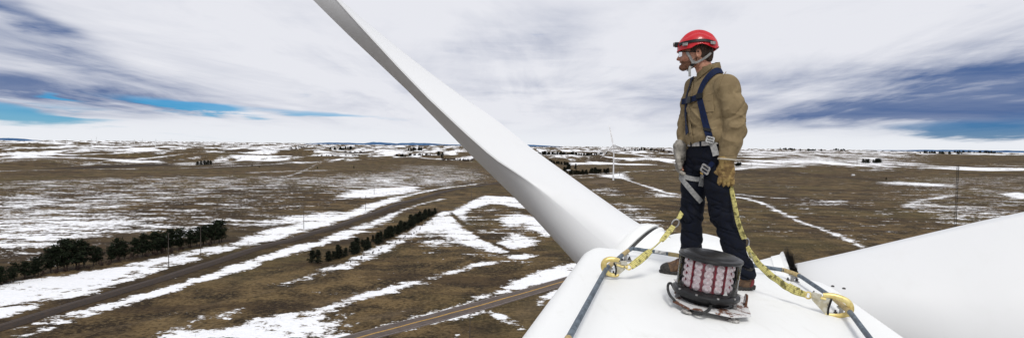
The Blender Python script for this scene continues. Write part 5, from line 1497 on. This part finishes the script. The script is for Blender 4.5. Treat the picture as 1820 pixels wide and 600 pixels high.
rust_m = rusty("chipped_white_plate")
# directions seen from the camera, in the beacon's own frame
BMi = (Matrix.Translation(BC) @ beacon.rotation_euler.to_matrix().to_4x4()).inverted()
def on_plate(px, py, z=0.045):
    o_, r_ = BMi @ CAM, BMi.to_3x3() @ ray(px, py); t = (z - o_.z) / r_.z; return o_ + r_ * t
pp = [on_plate(1197, 531), on_plate(1226, 547), on_plate(1303, 563), on_plate(1335, 561), on_plate(1323, 527)]
far_ = [Vector((p.x * -0.35, 0.16, 0.045)) for p in (pp[3], pp[0])]
pl_ = MB(); pl_.prism([pp[0], pp[1], pp[2], pp[3], pp[4], pp[4] + Vector((-0.05, 0.2, 0)), on_plate(1206, 506) + Vector((0.03, 0.15, 0)), on_plate(1206, 506)], (0, 0, 1), 0.010)
mp = pl_.build("mount_plate", rust_m, beacon, False, 0.0015)
lip = MB(); lip.prism([pp[0], pp[1], pp[1] + Vector((0, 0, -0.012)), pp[0] + Vector((0, 0, -0.02))], (pp[1] - pp[0]).cross(Vector((0, 0, 1))), 0.006)
lip.build("plate_lip", rust_m, mp)
for (px_, py_) in ((1222, 551), (1304, 567)):
    c = on_plate(px_, py_, 0.018)
    w = MB(); w.lathe([(0.034, -0.004), (0.036, 0.004), (0.030, 0.010), (0.012, 0.010)], 18, Matrix.Translation((c.x, c.y, c.z - 0.008))); w.lathe([(0.016, 0.0), (0.016, 0.02)], 6, Matrix.Translation(c))
    wo = w.build("foot_washer", mat("rubber_washer_pale", (0.45, 0.44, 0.42), 0.7, col2=(0.20, 0.19, 0.18), scale=60), beacon, True)
for (px_, py_) in ((1222, 531), (1304, 548)):
    c = on_plate(px_, py_, 0.05)
    n_ = MB(); n_.lathe([(0.020, 0.0), (0.020, 0.004), (0.013, 0.005)], 14, Matrix.Translation(c)); n_.lathe([(0.014, 0.004), (0.014, 0.018), (0.008, 0.019), (0.008, 0.034), (0.0005, 0.035)], 6, Matrix.Translation(c)); n_.build("nut", steel, mp, True)
for (px_, py_) in ((1203, 512), (1325, 536)):
    c = on_plate(px_, py_, 0.075); u_ = Vector((c.x, c.y, 0)).normalized(); s_ = Vector((-u_.y, u_.x, 0)); k = MB()
    k.tube([c - s_ * 0.016 + Vector((0, 0, -0.03)), c - s_ * 0.016 + Vector((0, 0, 0.03)), c - s_ * 0.008 + Vector((0, 0, 0.045)), c + s_ * 0.008 + Vector((0, 0, 0.045)), c + s_ * 0.016 + Vector((0, 0, 0.03)), c + s_ * 0.016 + Vector((0, 0, -0.03))], 0.0075, 8)
    k.build("clamp", rust_m, mp, True)
cb_ = MB(); cbp = [on_plate(1263, 533, 0.085), on_plate(1264, 540, 0.075), on_plate(1260, 549, 0.062), on_plate(1251, 555, 0.050), on_plate(1238, 556, 0.030), on_plate(1226, 551, 0.014)]
cb_.tube([Vector(v) for v in spline([tuple(p) for p in cbp], 6)], 0.0095, 9); cb_.build("cable", black_rubber, beacon, True)
cb_ = MB(); cbp = [on_plate(1199, 533, 0.055), on_plate(1191, 524, 0.055), on_plate(1187, 513, 0.07), on_plate(1188, 504, 0.085), on_plate(1193, 503, 0.09), on_plate(1198, 511, 0.085), on_plate(1206, 515, 0.08)]
cb_.tube([Vector(v) for v in spline([tuple(p) for p in cbp], 6)], 0.0085, 9); cb_.build("cable", black_rubber, beacon, True)
# ================================================================== TREES, POLES, FAR TURBINES, FARMS
bark_m = mat("pine_bark", (0.055, 0.038, 0.028), 0.95, col2=(0.028, 0.019, 0.014), scale=3, bump=0.5)
def leaf_mat(name, a, b, sc): return mat(name, a, 0.85, col2=b, scale=sc, detail=3, spec=0.1, lo=0.35, hi=0.65)
pine_m = leaf_mat("pine_needles", (0.020, 0.028, 0.014), (0.007, 0.010, 0.006), 0.9)
juniper_m = leaf_mat("juniper_needles", (0.022, 0.026, 0.015), (0.009, 0.011, 0.008), 1.2)
bare_m = leaf_mat("bare_twigs", (0.065, 0.042, 0.034), (0.030, 0.019, 0.016), 1.0)
def pine_meshes(seed, h, shape):
    """a trunk with limbs, and needle clumps carried along the limbs"""
    lr = random.Random(seed); t = MB(); c = MB()
    lean = Vector((lr.uniform(-0.05, 0.05), lr.uniform(-0.05, 0.05), 0))
    t.tube([(0, 0, -0.4), lean * h * 0.5 + Vector((0, 0, h * 0.5)), lean * h + Vector((0, 0, h * 0.95))], [h * 0.022, h * 0.014, h * 0.003], 6)
    def clump(p, s):
        for _ in range(5):
            d = Vector((lr.gauss(0, 1), lr.gauss(0, 1), lr.gauss(0, 0.7))).normalized(); e = d.cross(Vector((lr.gauss(0, 1), lr.gauss(0, 1), lr.gauss(0, 1)))).normalized()
            q = p + d * s * lr.uniform(0.1, 0.6); L_ = s * lr.uniform(0.5, 1.0)
            c.add([q - e * L_ * 0.28, q + e * L_ * 0.28, q + d * L_ + e * L_ * 0.10, q + d * L_ * 0.9 - e * L_ * 0.16], [(0, 1, 2, 3)])
    if shape == "pine":
        nb, z0 = 34, 0.20
        for k in range(nb):
            f = z0 + (0.97 - z0) * (k + lr.random()) / nb; a = lr.uniform(0, 2 * math.pi)
            R_ = h * (0.31 * (1 - ((f - 0.50) / 0.62) ** 2)) * lr.uniform(0.45, 1.15)
            o = lean * h * f + Vector((0, 0, h * f)); tip = o + Vector((math.cos(a) * R_, math.sin(a) * R_, R_ * lr.uniform(0.0, 0.45)))
            t.tube([o, o.lerp(tip, 0.5) + Vector((0, 0, -0.02 * h)), tip], [h * 0.006, h * 0.004, h * 0.0015], 4, False)
            for j in range(6): clump(o.lerp(tip, 0.30 + 0.75 * j / 6) + Vector((lr.gauss(0, 1), lr.gauss(0, 1), lr.gauss(0, 0.7))) * h * 0.022, h * 0.072)
    elif shape == "juniper":
        for k in range(46):
            f = 0.08 + 0.90 * (k + lr.random()) / 46; a = lr.uniform(0, 2 * math.pi)
            R_ = h * 0.30 * (1 - f) ** 0.7 * lr.uniform(0.4, 1.1) * (0.75 if f < 0.15 else 1)
            o = Vector((0, 0, h * f)) + lean * h * f; tip = o + Vector((math.cos(a) * R_, math.sin(a) * R_, R_ * 0.25))
            if k % 3 == 0: t.tube([o, tip], [h * 0.006, h * 0.002], 4, False)
            for j in range(4): clump(o.lerp(tip, 0.35 + 0.7 * j / 4), h * 0.085)
    else:
        for k in range(22):
            f = 0.15 + 0.8 * lr.random(); a = lr.uniform(0, 2 * math.pi); R_ = h * 0.42 * (1 - abs(f - 0.5)) * lr.uniform(0.5, 1)
            o = Vector((0, 0, h * f * 0.6)); tip = Vector((math.cos(a) * R_, math.sin(a) * R_, h * f)); t.tube([o, tip], [h * 0.010, h * 0.003], 4, False)
            for j in range(3): clump(o.lerp(tip, 0.5 + 0.5 * j / 3), h * 0.10)
    return t, c
KIND = {}
def proto(kind, n, h, m_):
    L_ = []
    for i in range(n):
        t, c = pine_meshes(100 + i * 7 + len(KIND) * 31, h, kind)
        tm = t.build("trunk", bark_m, None); cm = c.build("crown", m_, None)
        L_.append((tm.data, cm.data)); bpy.data.objects.remove(tm); bpy.data.objects.remove(cm)
    KIND[kind] = L_
proto("pine", 6, 12.0, pine_m); proto("juniper", 5, 8.0, juniper_m); proto("bare", 3, 6.0, bare_m)
def tree(name, kind, x, y, h, label, group, lr, wide=1.0, sink=0.0):
    tm, cm = KIND[kind][lr.randrange(len(KIND[kind]))]; base_h = {"pine": 12.0, "juniper": 8.0, "bare": 6.0}[kind]
    o = empty(name, (x, y, height1(x, y) - sink)); s = h / base_h
    o.scale = (s * wide, s * wide, s); o.rotation_euler[2] = lr.uniform(0, 6.28)
    for nm, me in (("trunk", tm), ("crown", cm)):
        ch = bpy.data.objects.new(nm, me); COL.objects.link(ch); ch.parent = o
    return tag(o, label, "tree", group)
lr = random.Random(3)
def along(pts, n):
    """n ground points spread along an image line, even on the ground"""
    w = [np.array(G(*p)) for p in pts]; d = [0] + list(np.cumsum([np.linalg.norm(w[i + 1] - w[i]) for i in range(len(w) - 1)]))
    out = []
    for k in range(n):
        t = (k + 0.5) / n * d[-1]; i = max(j for j in range(len(w) - 1) if d[j] <= t); f = (t - d[i]) / (d[i + 1] - d[i]); out.append(w[i] * (1 - f) + w[i + 1] * f)
    return out
# left windbreak: ragged old pines
def WB(px_):
    if px_ < 62: return "low ragged pine at the frame's edge where the left windbreak begins", "low pines starting the left windbreak"
    if px_ < 185: return "tall spreading pine in the big dark clump of the left windbreak", "tall pines of the left windbreak's clump"
    if px_ < 300: return "dark pine in the even stretch of the left windbreak before the first pole", "even pines of the left windbreak"
    if px_ < 357: return "dark pine of the left windbreak standing behind the gap between the two poles", "pines behind the two poles"
    return "bushy pine at the end of the left windbreak past the second pole", "end pines of the left windbreak"
for k, q in enumerate(along([(-70, 522), (30, 500), (110, 483), (260, 458), (395, 433)], 54)):
    d = math.hypot(*q); px_ = 910 + q[0] / q[1] * 1000
    hpx = float(np.interp(px_, [-70, 50, 70, 90, 130, 170, 230, 330, 375, 400], [30, 28, 36, 50, 50, 34, 40, 38, 42, 40])) * lr.uniform(0.60, 0.90)
    tree("pine_tree", "pine", q[0] + lr.uniform(-2, 2), q[1] + lr.uniform(-3, 3), hpx / 1000 * d, *WB(px_), lr, lr.uniform(1.0, 1.35))
for k, q in enumerate(along([(-70, 518), (60, 494), (250, 462), (390, 436)], 26)):
    tree("bare_shrub", "bare", q[0] + lr.uniform(-3, 3), q[1] - 3 + lr.uniform(-2, 2), lr.uniform(3.0, 5.5), "bare brown shrub under the pines of the left windbreak", "shrubs under the left windbreak", lr, 1.3)["category"] = "shrub"
# second windbreak: small junipers climbing the slope
def JB(f):
    if f < 0.33: return "dark juniper in the lower nearer third of the row beside the snow strip", "lower junipers of the sloping row"
    if f < 0.7: return "small dark juniper in the middle of the row beside the snow strip", "middle junipers of the sloping row"
    return "tiny dark juniper at the upper far end of the row below the railway", "upper junipers of the sloping row"
for k, q in enumerate(along([(560, 470), (590, 462), (640, 447), (690, 423), (730, 402), (768, 380)], 92)):
    d = math.hypot(*q); f = k / 91
    off = lr.uniform(-6, 4)
    tree("juniper_tree", "juniper", q[0] + off, q[1] + off * 0.3, lr.choice((0.62, 0.8, 0.95, 1.25)) * lr.uniform(0.85, 1.1) * (19 - 9 * f) / 1000 * d, *JB(f), lr, lr.uniform(1.35, 1.9))
for k, q in enumerate(along([(610, 470), (660, 448), (720, 420), (765, 388)], 22)):
    tree("bare_shrub", "bare", q[0] + 3 + lr.uniform(-2, 2), q[1] + lr.uniform(-2, 2), lr.uniform(1.6, 2.8), "bare grey-brown bush along the snow strip below the junipers", "bushes below the junipers", lr, 1.3)["category"] = "shrub"
# far shelterbelts and lone trees: image span, base line, height in the picture, how many, label
BELTS = [((945, 277), (1030, 277), 7.5, 30, "juniper", "dark tree in the long shelterbelt nearest the horizon right of the left blade"),
         ((1032, 276), (1078, 276), 5.5, 12, "juniper", "dark tree at the thinning right end of the long shelterbelt behind the small turbine"),
         ((965, 285), (1014, 293), 6.5, 22, "juniper", "dark tree in the belt that slopes behind the edge of the left blade"),
         ((1008, 309), (1046, 309), 7.5, 16, "juniper", "small dark tree in the clump by the snowy yard left of the small turbine"),
         ((1046, 308), (1084, 307), 10, 9, "juniper", "round dark tree at the right of the yard clump beside the small turbine"),
         ((1000, 305), (1012, 300), 8, 6, "juniper", "dark tree in the little clump against the edge of the left blade"),
         ((1107, 270), (1160, 268), 5, 9, "juniper", "dark tree on the farm ridge right of the small turbine"),
         ((1165, 271), (1210, 274), 6, 10, "bare", "bare brown tree by the farm close to the man's back"),
         ((352, 292), (372, 291), 7, 6, "juniper", "dark bush in the round clump alone on the left plain"),
         ((515, 268), (545, 266), 4.5, 8, "bare", "brown tree in the faint clump on the far left plain"),
         ((588, 268), (626, 268), 5, 14, "juniper", "dark tree in the flat belt on the plain left of the blade"),
         ((612, 273), (652, 273), 5, 14, "bare", "brown tree in the second belt on the plain left of the blade"),
         ((560, 279), (640, 275), 3, 18, "bare", "low brown tree in the thin line in front of the belts left of the blade"),
         ((725, 270), (750, 269), 6, 10, "juniper", "dark tree behind the farm left of the blade"),
         ((705, 276), (768, 276), 5, 20, "juniper", "dark tree in the row in front of the farm left of the blade"),
         ((778, 277), (788, 279), 6.5, 4, "juniper", "dark tree in the small clump just right of the farm"),
         ((785, 287), (842, 285), 5.5, 20, "bare", "bare brown tree in the thicket touching the left edge of the blade"),
         ((1535, 291), (1568, 291), 6.5, 9, "juniper", "dark tree in the clump on the right plain before the horizon"),
         ((1292, 294), (1320, 294), 6, 9, "juniper", "dark tree in the low clump beside the man's sleeve"),
         ((1390, 266.5), (1410, 266.5), 3, 10, "juniper", "tiny tree on the skyline right of the man"),
         ((1424, 268), (1456, 269), 3, 14, "juniper", "tiny tree in the belt just under the skyline right of the man"),
         ((1481, 267.5), (1500, 267.5), 3, 10, "juniper", "tiny tree in the short skyline belt left of the blue cloud gap"),
         ((1640, 274.5), (1708, 275), 3.6, 24, "juniper", "tiny tree in the darker belt under the blue cloud gap"),
         ((1700, 271), (1776, 272), 3, 24, "juniper", "tiny tree in the long belt on the right skyline")]
belt_n = 0
for (a, b, hp, n, kind, lab) in BELTS:
    for q in along([a, b], n):
        d = math.hypot(*q); x, y = q[0] + lr.uniform(-0.002, 0.002) * d, q[1] + lr.uniform(-0.010, 0.010) * d
        zg = height1(x, y); tree("distant_tree", kind, x, y, hp / 1000 * d * lr.uniform(0.75, 1.15), lab, lab.replace("dark tree", "trees").replace("tiny tree", "trees").replace("brown tree", "trees")[:60], lr, lr.uniform(1.8, 2.6) if kind == "juniper" else lr.uniform(1.3, 1.9))
        belt_n += 1
for (px_, py_, hp, lab) in ((1023, 301, 10, "single tall dark conifer standing alone by the yard left of the small turbine"), (564, 300, 4, "rounded lone bush beside the pale field track on the left plain"), (629, 299, 4.5, "thin lone tree on the brown field left of the blade"),
                            (461, 298, 3, "tiny lone shrub on the brown field at left"), (448, 295, 3.5, "small lone shrub in front of the far left road"), (1575, 320, 4, "dark bush on the brown field right of the man"), (1140, 268, 6, "dark round tree on the farm ridge between the turbine and the man")):
    q = G(px_, py_); d = math.hypot(*q); tree("lone_tree", "juniper", q[0], q[1], hp / 1000 * d, lab, None, lr, 1.3)

# ---- utility poles
pole_m = mat("weathered_pole", (0.085, 0.068, 0.055), 0.9, col2=(0.042, 0.032, 0.026), scale=2, stretch=(1, 1, 0.2))
POLES = [((300, 476), 52, "left of two poles in front of the windbreak, beside the railway"), ((357, 461), 50, "right of two poles in front of the windbreak, beside the railway"),
         ((540, 407), 40, "railway pole right of the windbreak, standing in the snow"), ((650, 371), 25, "railway pole above the middle of the track"),
         ((791, 345), 25, "dark thick pole beside the railway near the blade"), ((838, 358), 34, "pole on the snowy hilltop just left of the blade"), ((853, 333), 19, "thin pole tucked against the left edge of the blade"),
         ((665, 345), 11, "short pole at the edge of the bright snow field"), ((835, 604), 52, "pale pole at the bottom of the picture below the highway"),
         ((1101, 313), 15, "thin pole just right of the small turbine tower"), ((1523, 293), 9, "thin pole by the clump on the right plain"), ((1335, 299), 7, "little pole on the snow just right of the glove")]
for (px_, py_), hp, lab in POLES:
    x, y = G(px_, py_); d = math.hypot(x, y); h = hp / 1000 * d; z0 = height1(x, y)
    po = empty("utility_pole", (x, y, z0)); tag(po, "wooden utility " + lab if "pole" in lab[:12] else "wooden utility pole, " + lab, "pole")
    MB().tube([(0, 0, -0.5), (0, 0, h)], [0.17 + d * 0.0002, 0.11 + d * 0.00015], 8).build("post", pole_m, po, True)
    a_ = Vector((0.97, -0.2, 0)); cw = MB(); cw.box((0, 0.0, h - 0.7), (2.2, 0.14, 0.16)); cr = cw.build("crossarm", pole_m, po); cr.rotation_euler[2] = 0.9
    for k in (-0.95, -0.35, 0.95):
        i_ = MB(); i_.lathe([(0.05, 0), (0.08, 0.05), (0.05, 0.18), (0.001, 0.2)], 8, Matrix.Translation((k, 0, h - 0.62))); i_.build("insulator", dark_steel, cr)
# ---- met mast on the right
x, y = G(1697, 431); z0 = height1(x, y); mast = empty("met_mast", (x, y, z0)); tag(mast, "tall thin dark lattice mast rising from the brown plain on the right", "mast")
mast_m = mat("mast_grey", (0.030, 0.029, 0.028), 0.7, 0.3, col2=(0.05, 0.042, 0.036), scale=1.5)
mh = 69.0; mw = 0.85
legs = [Vector((mw * math.cos(a), mw * math.sin(a), 0)) for a in (0.3, 0.3 + 2.094, 0.3 + 4.189)]
for l_ in legs: MB().tube([l_, l_ + Vector((0, 0, mh))], 0.18, 5).build("leg", mast_m, mast)
br_ = MB()
for k in range(74):
    z = mh * k / 74; z2 = mh * (k + 1) / 74
    for i in range(3): br_.tube([legs[i] + Vector((0, 0, z)), legs[(i + 1) % 3] + Vector((0, 0, z2))], 0.07, 3, False)
bo_ = br_.build("bracing", mast_m, mast); bo_["kind"] = "stuff"
for (z, L_) in ((mh - 0.3, 2.6), (mh - 3.5, 1.6)):
    b_ = MB(); b_.tube([(-L_, 0, z), (L_ * 0.7, 0, z)], 0.06, 5); bm_ = b_.build("boom", mast_m, mast)
    c_ = MB(); c_.lathe([(0.05, 0), (0.05, 0.5), (0.22, 0.55), (0.22, 0.75), (0.01, 0.8)], 8, Matrix.Translation((-L_, 0, z))); c_.lathe([(0.04, 0), (0.04, 0.9), (0.12, 0.95), (0.01, 1.2)], 8, Matrix.Translation((L_ * 0.7, 0, z))); c_.build("wind_sensor", mast_m, bm_)
MB().tube([(0.5, 0, mh - 0.5), (0.5, 0, mh + 5.0)], [0.07, 0.03], 5).build("lightning_rod", mast_m, mast)
for k in range(3):
    a = 0.3 + k * 2.094
    MB().tube([(0, 0, mh * 0.96), (38 * math.cos(a), 38 * math.sin(a), 0.3)], 0.012, 3).build("guy_wire", mast_m, mast)

# ---- whole turbines in the distance
far_white = mat("far_turbine_white", (0.82, 0.82, 0.83), 0.5, col2=(0.60, 0.61, 0.63), scale=0.4)
def turbine_mesh(hub, blade_l, angs, yaw):
    """tower, nacelle, hub and blades of one turbine (parts as separate builders)"""
    tw = MB(); tw.lathe([(2.3, -1.5), (2.1, 2.0), (1.5, hub * 0.6), (1.15, hub - 1.5)], 20)
    M = Matrix.Translation((0, 0, hub)) @ Matrix.Rotation(yaw, 4, 'Z')
    nc = MB(); prof = []
    V, F = [], []
    for i, (xx, hw, zt, zb_) in enumerate(((-7.0, 1.0, 1.2, -1.2), (-6.6, 1.5, 1.6, -1.6), (1.8, 1.7, 1.8, -1.8), (2.8, 1.4, 1.5, -1.5))):
        for yy, zz in ((-hw, zb_ * 0.8), (-hw * 0.8, zb_), (hw * 0.8, zb_), (hw, zb_ * 0.8), (hw, zt * 0.8), (hw * 0.8, zt), (-hw * 0.8, zt), (-hw, zt * 0.8)): V.append(M @ Vector((xx, yy, zz)))
    for i in range(3):
        for j in range(8): F.append((i * 8 + j, i * 8 + (j + 1) % 8, (i + 1) * 8 + (j + 1) % 8, (i + 1) * 8 + j))
    F += [tuple(range(8))[::-1], tuple(range(24, 32))]; nc.add(V, F)
    hb = MB(); hb.lathe([(1.5, 0), (1.6, 0.9), (1.2, 2.0), (0.6, 2.6), (0.01, 2.8)], 14, M @ Matrix.Translation((2.8, 0, 0)) @ Matrix.Rotation(math.pi / 2, 4, 'Y'))
    bl_l = []
    for a in angs:
        b = MB(); dr = Vector((0, math.cos(a), math.sin(a))); ed = Vector((1.0, 0, 0)) * 0.85 + Vector((0, -math.sin(a), math.cos(a))) * 0.5; ed.normalize(); th = dr.cross(ed)
        V, F = [], []
        for s, ch, tk in ((0.02, 0.9, 0.9), (0.07, 1.0, 0.8), (0.20, 2.3, 1.0), (0.45, 1.9, 0.8), (0.75, 1.5, 0.65), (0.97, 0.9, 0.4), (1.0, 0.15, 0.03)):
            for j in range(8):
                t = 2 * math.pi * j / 8; V.append(M @ (Vector((4.1, 0, 0)) + dr * (s * blade_l + 0.8) + ed * (ch * math.cos(t)) + th * (tk * math.sin(t))))
        for i in range(6):
            for j in range(8): F.append((i * 8 + j, i * 8 + (j + 1) % 8, (i + 1) * 8 + (j + 1) % 8, (i + 1) * 8 + j))
        F += [tuple(range(8))[::-1], tuple(range(48, 56))]; b.add(V, F); bl_l.append(b)
    return tw, nc, hb, bl_l
def far_turbine(x, y, hub, bl_len, angs, yaw, label, group=None, sink=0.0):
    tw, nc, hb, bs = turbine_mesh(hub, bl_len, angs, yaw)
    o = empty("distant_turbine", (x, y, height1(x, y) - sink)); tag(o, label, "wind turbine", group)
    tw.build("tower", far_white, o, True); n_ = nc.build("nacelle", far_white, o, True); h_ = hb.build("hub", far_white, o, True)
    for b in bs: b.build("blade", far_white, o, True)
    return o
x, y = G(1090, 320); dT = math.hypot(x, y)
yw = math.atan2(-y, -x) + math.pi + 0.35
t1_ = far_turbine(x, y, 83 + 4 - height1(x, y), 49, (R(104), R(224), R(344)), R(-130), "white turbine standing between the left blade and the man, one blade straight up")
ROT = MB()
bxw = MB(); bxw.box((5.5, 6.0, 1.3), (3.0, 2.4, 2.6)); bxw.build("transformer_box", mat("box_green", (0.03, 0.04, 0.035), 0.7, scale=1), t1_)
x, y = G(930, 275.5); far_turbine(x, y, 80, 46, (1.45, 1.45 + 2.094, 1.45 + 4.189), 0.6, "far turbine mostly hidden behind the left blade, only its top blade showing")
x, y = G(1392, 273); 
FT = [(118, 254, 9), (162, 254, 9), (171, 254, 9), (188, 251.5, 5), (212, 252, 6), (218, 251.5, 6), (239, 253.5, 8), (253, 253.5, 8), (276, 258, 12), (283, 253.5, 7), (304, 254.5, 8), (316, 254, 7), (336, 254, 7), (345, 253, 6), (361, 253, 5), (382, 253, 6), (395, 252.5, 5), (410, 253, 5), (447, 253, 5)]
for i, (px_, py_, hp) in enumerate(FT):
    d = 82.0 / hp * 1000 * 0.98; r = ray(px_, 250); s = d / math.hypot(r.x, r.y); x, y = r.x * s, r.y * s
    a0 = 0.5 + i * 0.77
    far_turbine(x, y, 80, 40, (a0, a0 + 2.094, a0 + 4.189), 0.4 + 0.2 * math.sin(i), "tiny white turbine in the wind farm along the left horizon", "turbines of the far wind farm", 0.0)

# ---- farm buildings
wall_w = mat("farm_white_wall", (0.55, 0.54, 0.52), 0.8, col2=(0.42, 0.40, 0.38), scale=0.4); wall_b = mat("farm_tan_wall", (0.22, 0.17, 0.12), 0.85, scale=0.4)
roof_d = mat("farm_dark_roof", (0.07, 0.062, 0.06), 0.8, col2=(0.04, 0.035, 0.034), scale=0.5); roof_s = mat("farm_snowy_roof", (0.72, 0.73, 0.76), 0.8, col2=(0.5, 0.5, 0.5), scale=0.3)
dark_win = mat("farm_window", (0.02, 0.022, 0.025), 0.2, scale=1)
def house(px_, py_, L_, W_, H_, yaw, wm_, rm_, name, label):
    x, y = G(px_, py_); o = empty(name, (x, y, height1(x, y) - 0.3)); o.rotation_euler[2] = yaw; tag(o, label, "building")
    w = MB(); w.box((0, 0, H_ / 2), (L_, W_, H_)); wo = w.build("wall", wm_, o)
    g = MB()
    for sx in (-1, 1): g.add([(sx * L_ / 2, -W_ / 2, H_ + 0.004), (sx * L_ / 2, W_ / 2, H_ + 0.004), (sx * L_ / 2, 0, H_ + W_ * 0.34)], [(0, 1, 2)])
    g.build("gable", wm_, wo)
    r = MB(); e = 0.5
    for sy in (-1, 1): r.prism([(-L_ / 2 - e, sy * (W_ / 2 + e), H_ - e * 0.68), (L_ / 2 + e, sy * (W_ / 2 + e), H_ - e * 0.68), (L_ / 2 + e, 0, H_ + W_ * 0.34), (-L_ / 2 - e, 0, H_ + W_ * 0.34)], (0, -sy * 0.56, -0.83), 0.2)
    r.build("roof", rm_, o)
    for k in range(max(2, int(L_ / 5))):
        xk = -L_ / 2 + L_ * (k + 0.5) / max(2, int(L_ / 5)); wi = MB(); wi.box((xk, -W_ / 2 - 0.03, H_ * 0.55), (1.4, 0.08, 1.3)); wi.build("window", dark_win, wo)
    d = MB(); d.box((L_ * 0.2, -W_ / 2 - 0.05, 1.2), (1.3, 0.1, 2.4)); d.build("door", dark_win, wo)
house(679, 275.5, 18, 10, 5, 0.2, wall_w, roof_s, "farmhouse", "pale farmhouse with snowy roof at the left end of the farm")
house(692, 276, 14, 9, 4, -0.4, wall_w, roof_d, "shed", "white shed with dark roof beside the pale farmhouse")
house(738, 275, 20, 11, 5, 0.4, wall_w, roof_s, "barn", "white-roofed barn in the farm left of the blade")
house(752, 276.5, 10, 8, 4, 0.1, wall_b, roof_d, "cabin", "little tan building at the right end of the farm")
house(1045, 275, 30, 12, 5, 0.1, wall_w, roof_d, "long_barn", "long pale barn in the gap of the shelterbelt left of the turbine")
house(1062, 275.5, 24, 12, 6, 0.0, wall_w, roof_d, "hay_barn", "second pale barn just left of the turbine tower")
house(1010, 304, 12, 8, 3.5, 0.5, wall_b, roof_s, "cottage", "snow-roofed cottage in the yard by the tall conifer")
house(1516, 312.5, 9, 6, 3, 0.2, wall_w, roof_s, "hut", "small white hut alone on the brown field right of the man")
house(1183, 269, 20, 12, 5, 0.3, wall_b, roof_s, "farm_shed", "tan shed on the farm ridge next to the man")

# ---- fences: posts and wires
post_m = mat("fence_post", (0.12, 0.10, 0.085), 0.9, col2=(0.06, 0.05, 0.042), scale=3)
def fence(px, n, h, label, w=0.07, wires=True):
    pts = along(px, n); o = empty("wire_fence", (pts[0][0], pts[0][1], height1(*pts[0]))); tag(o, label, "fence")
    pm = MB().tube([(0, 0, -0.3), (0, 0, h)], [w, w * 0.8], 5).build("post", post_m, o); first = True
    tops = []
    for q in pts:
        z = height1(*q); tops.append(Vector((q[0], q[1], z)))
        c = pm if first else pm.copy()
        if not first: COL.objects.link(c); c.parent = o
        c.location = Vector((q[0], q[1], z)) - o.location; first = False
    for f in (0.95, 0.5):
        k = MB(); k.tube([t + Vector((0, 0, h * f)) - o.location for t in tops], 0.016, 3); k.build("wire", post_m, o)
fence([(-30, 520), (100, 496), (200, 474), (300, 450), (420, 425)], 17, 1.8, "wire fence with thin posts on the snow below the left windbreak")
fence([(802, 377), (815, 391), (850, 415), (905, 443), (935, 449)], 34, 1.3, "dark curved fence running down the snowy hill left of the blade", 0.09)
fence([(665, 346), (700, 342), (735, 338)], 12, 2.0, "short fence across the bright snow field above the railway", 0.09)
fence([(330, 600), (480, 573), (640, 524), (770, 494), (900, 463)], 30, 1.2, "long thin fence across the brown slope above the highway", 0.05)
fence([(1118, 322), (1160, 318), (1230, 314)], 8, 2.0, "thin fence on the field right of the small turbine", 0.10)
for o in list(bpy.data.objects):
    if o.parent is not None and o.parent.type == 'MESH' or o.parent is not None: o.matrix_parent_inverse = Matrix.Identity(4)
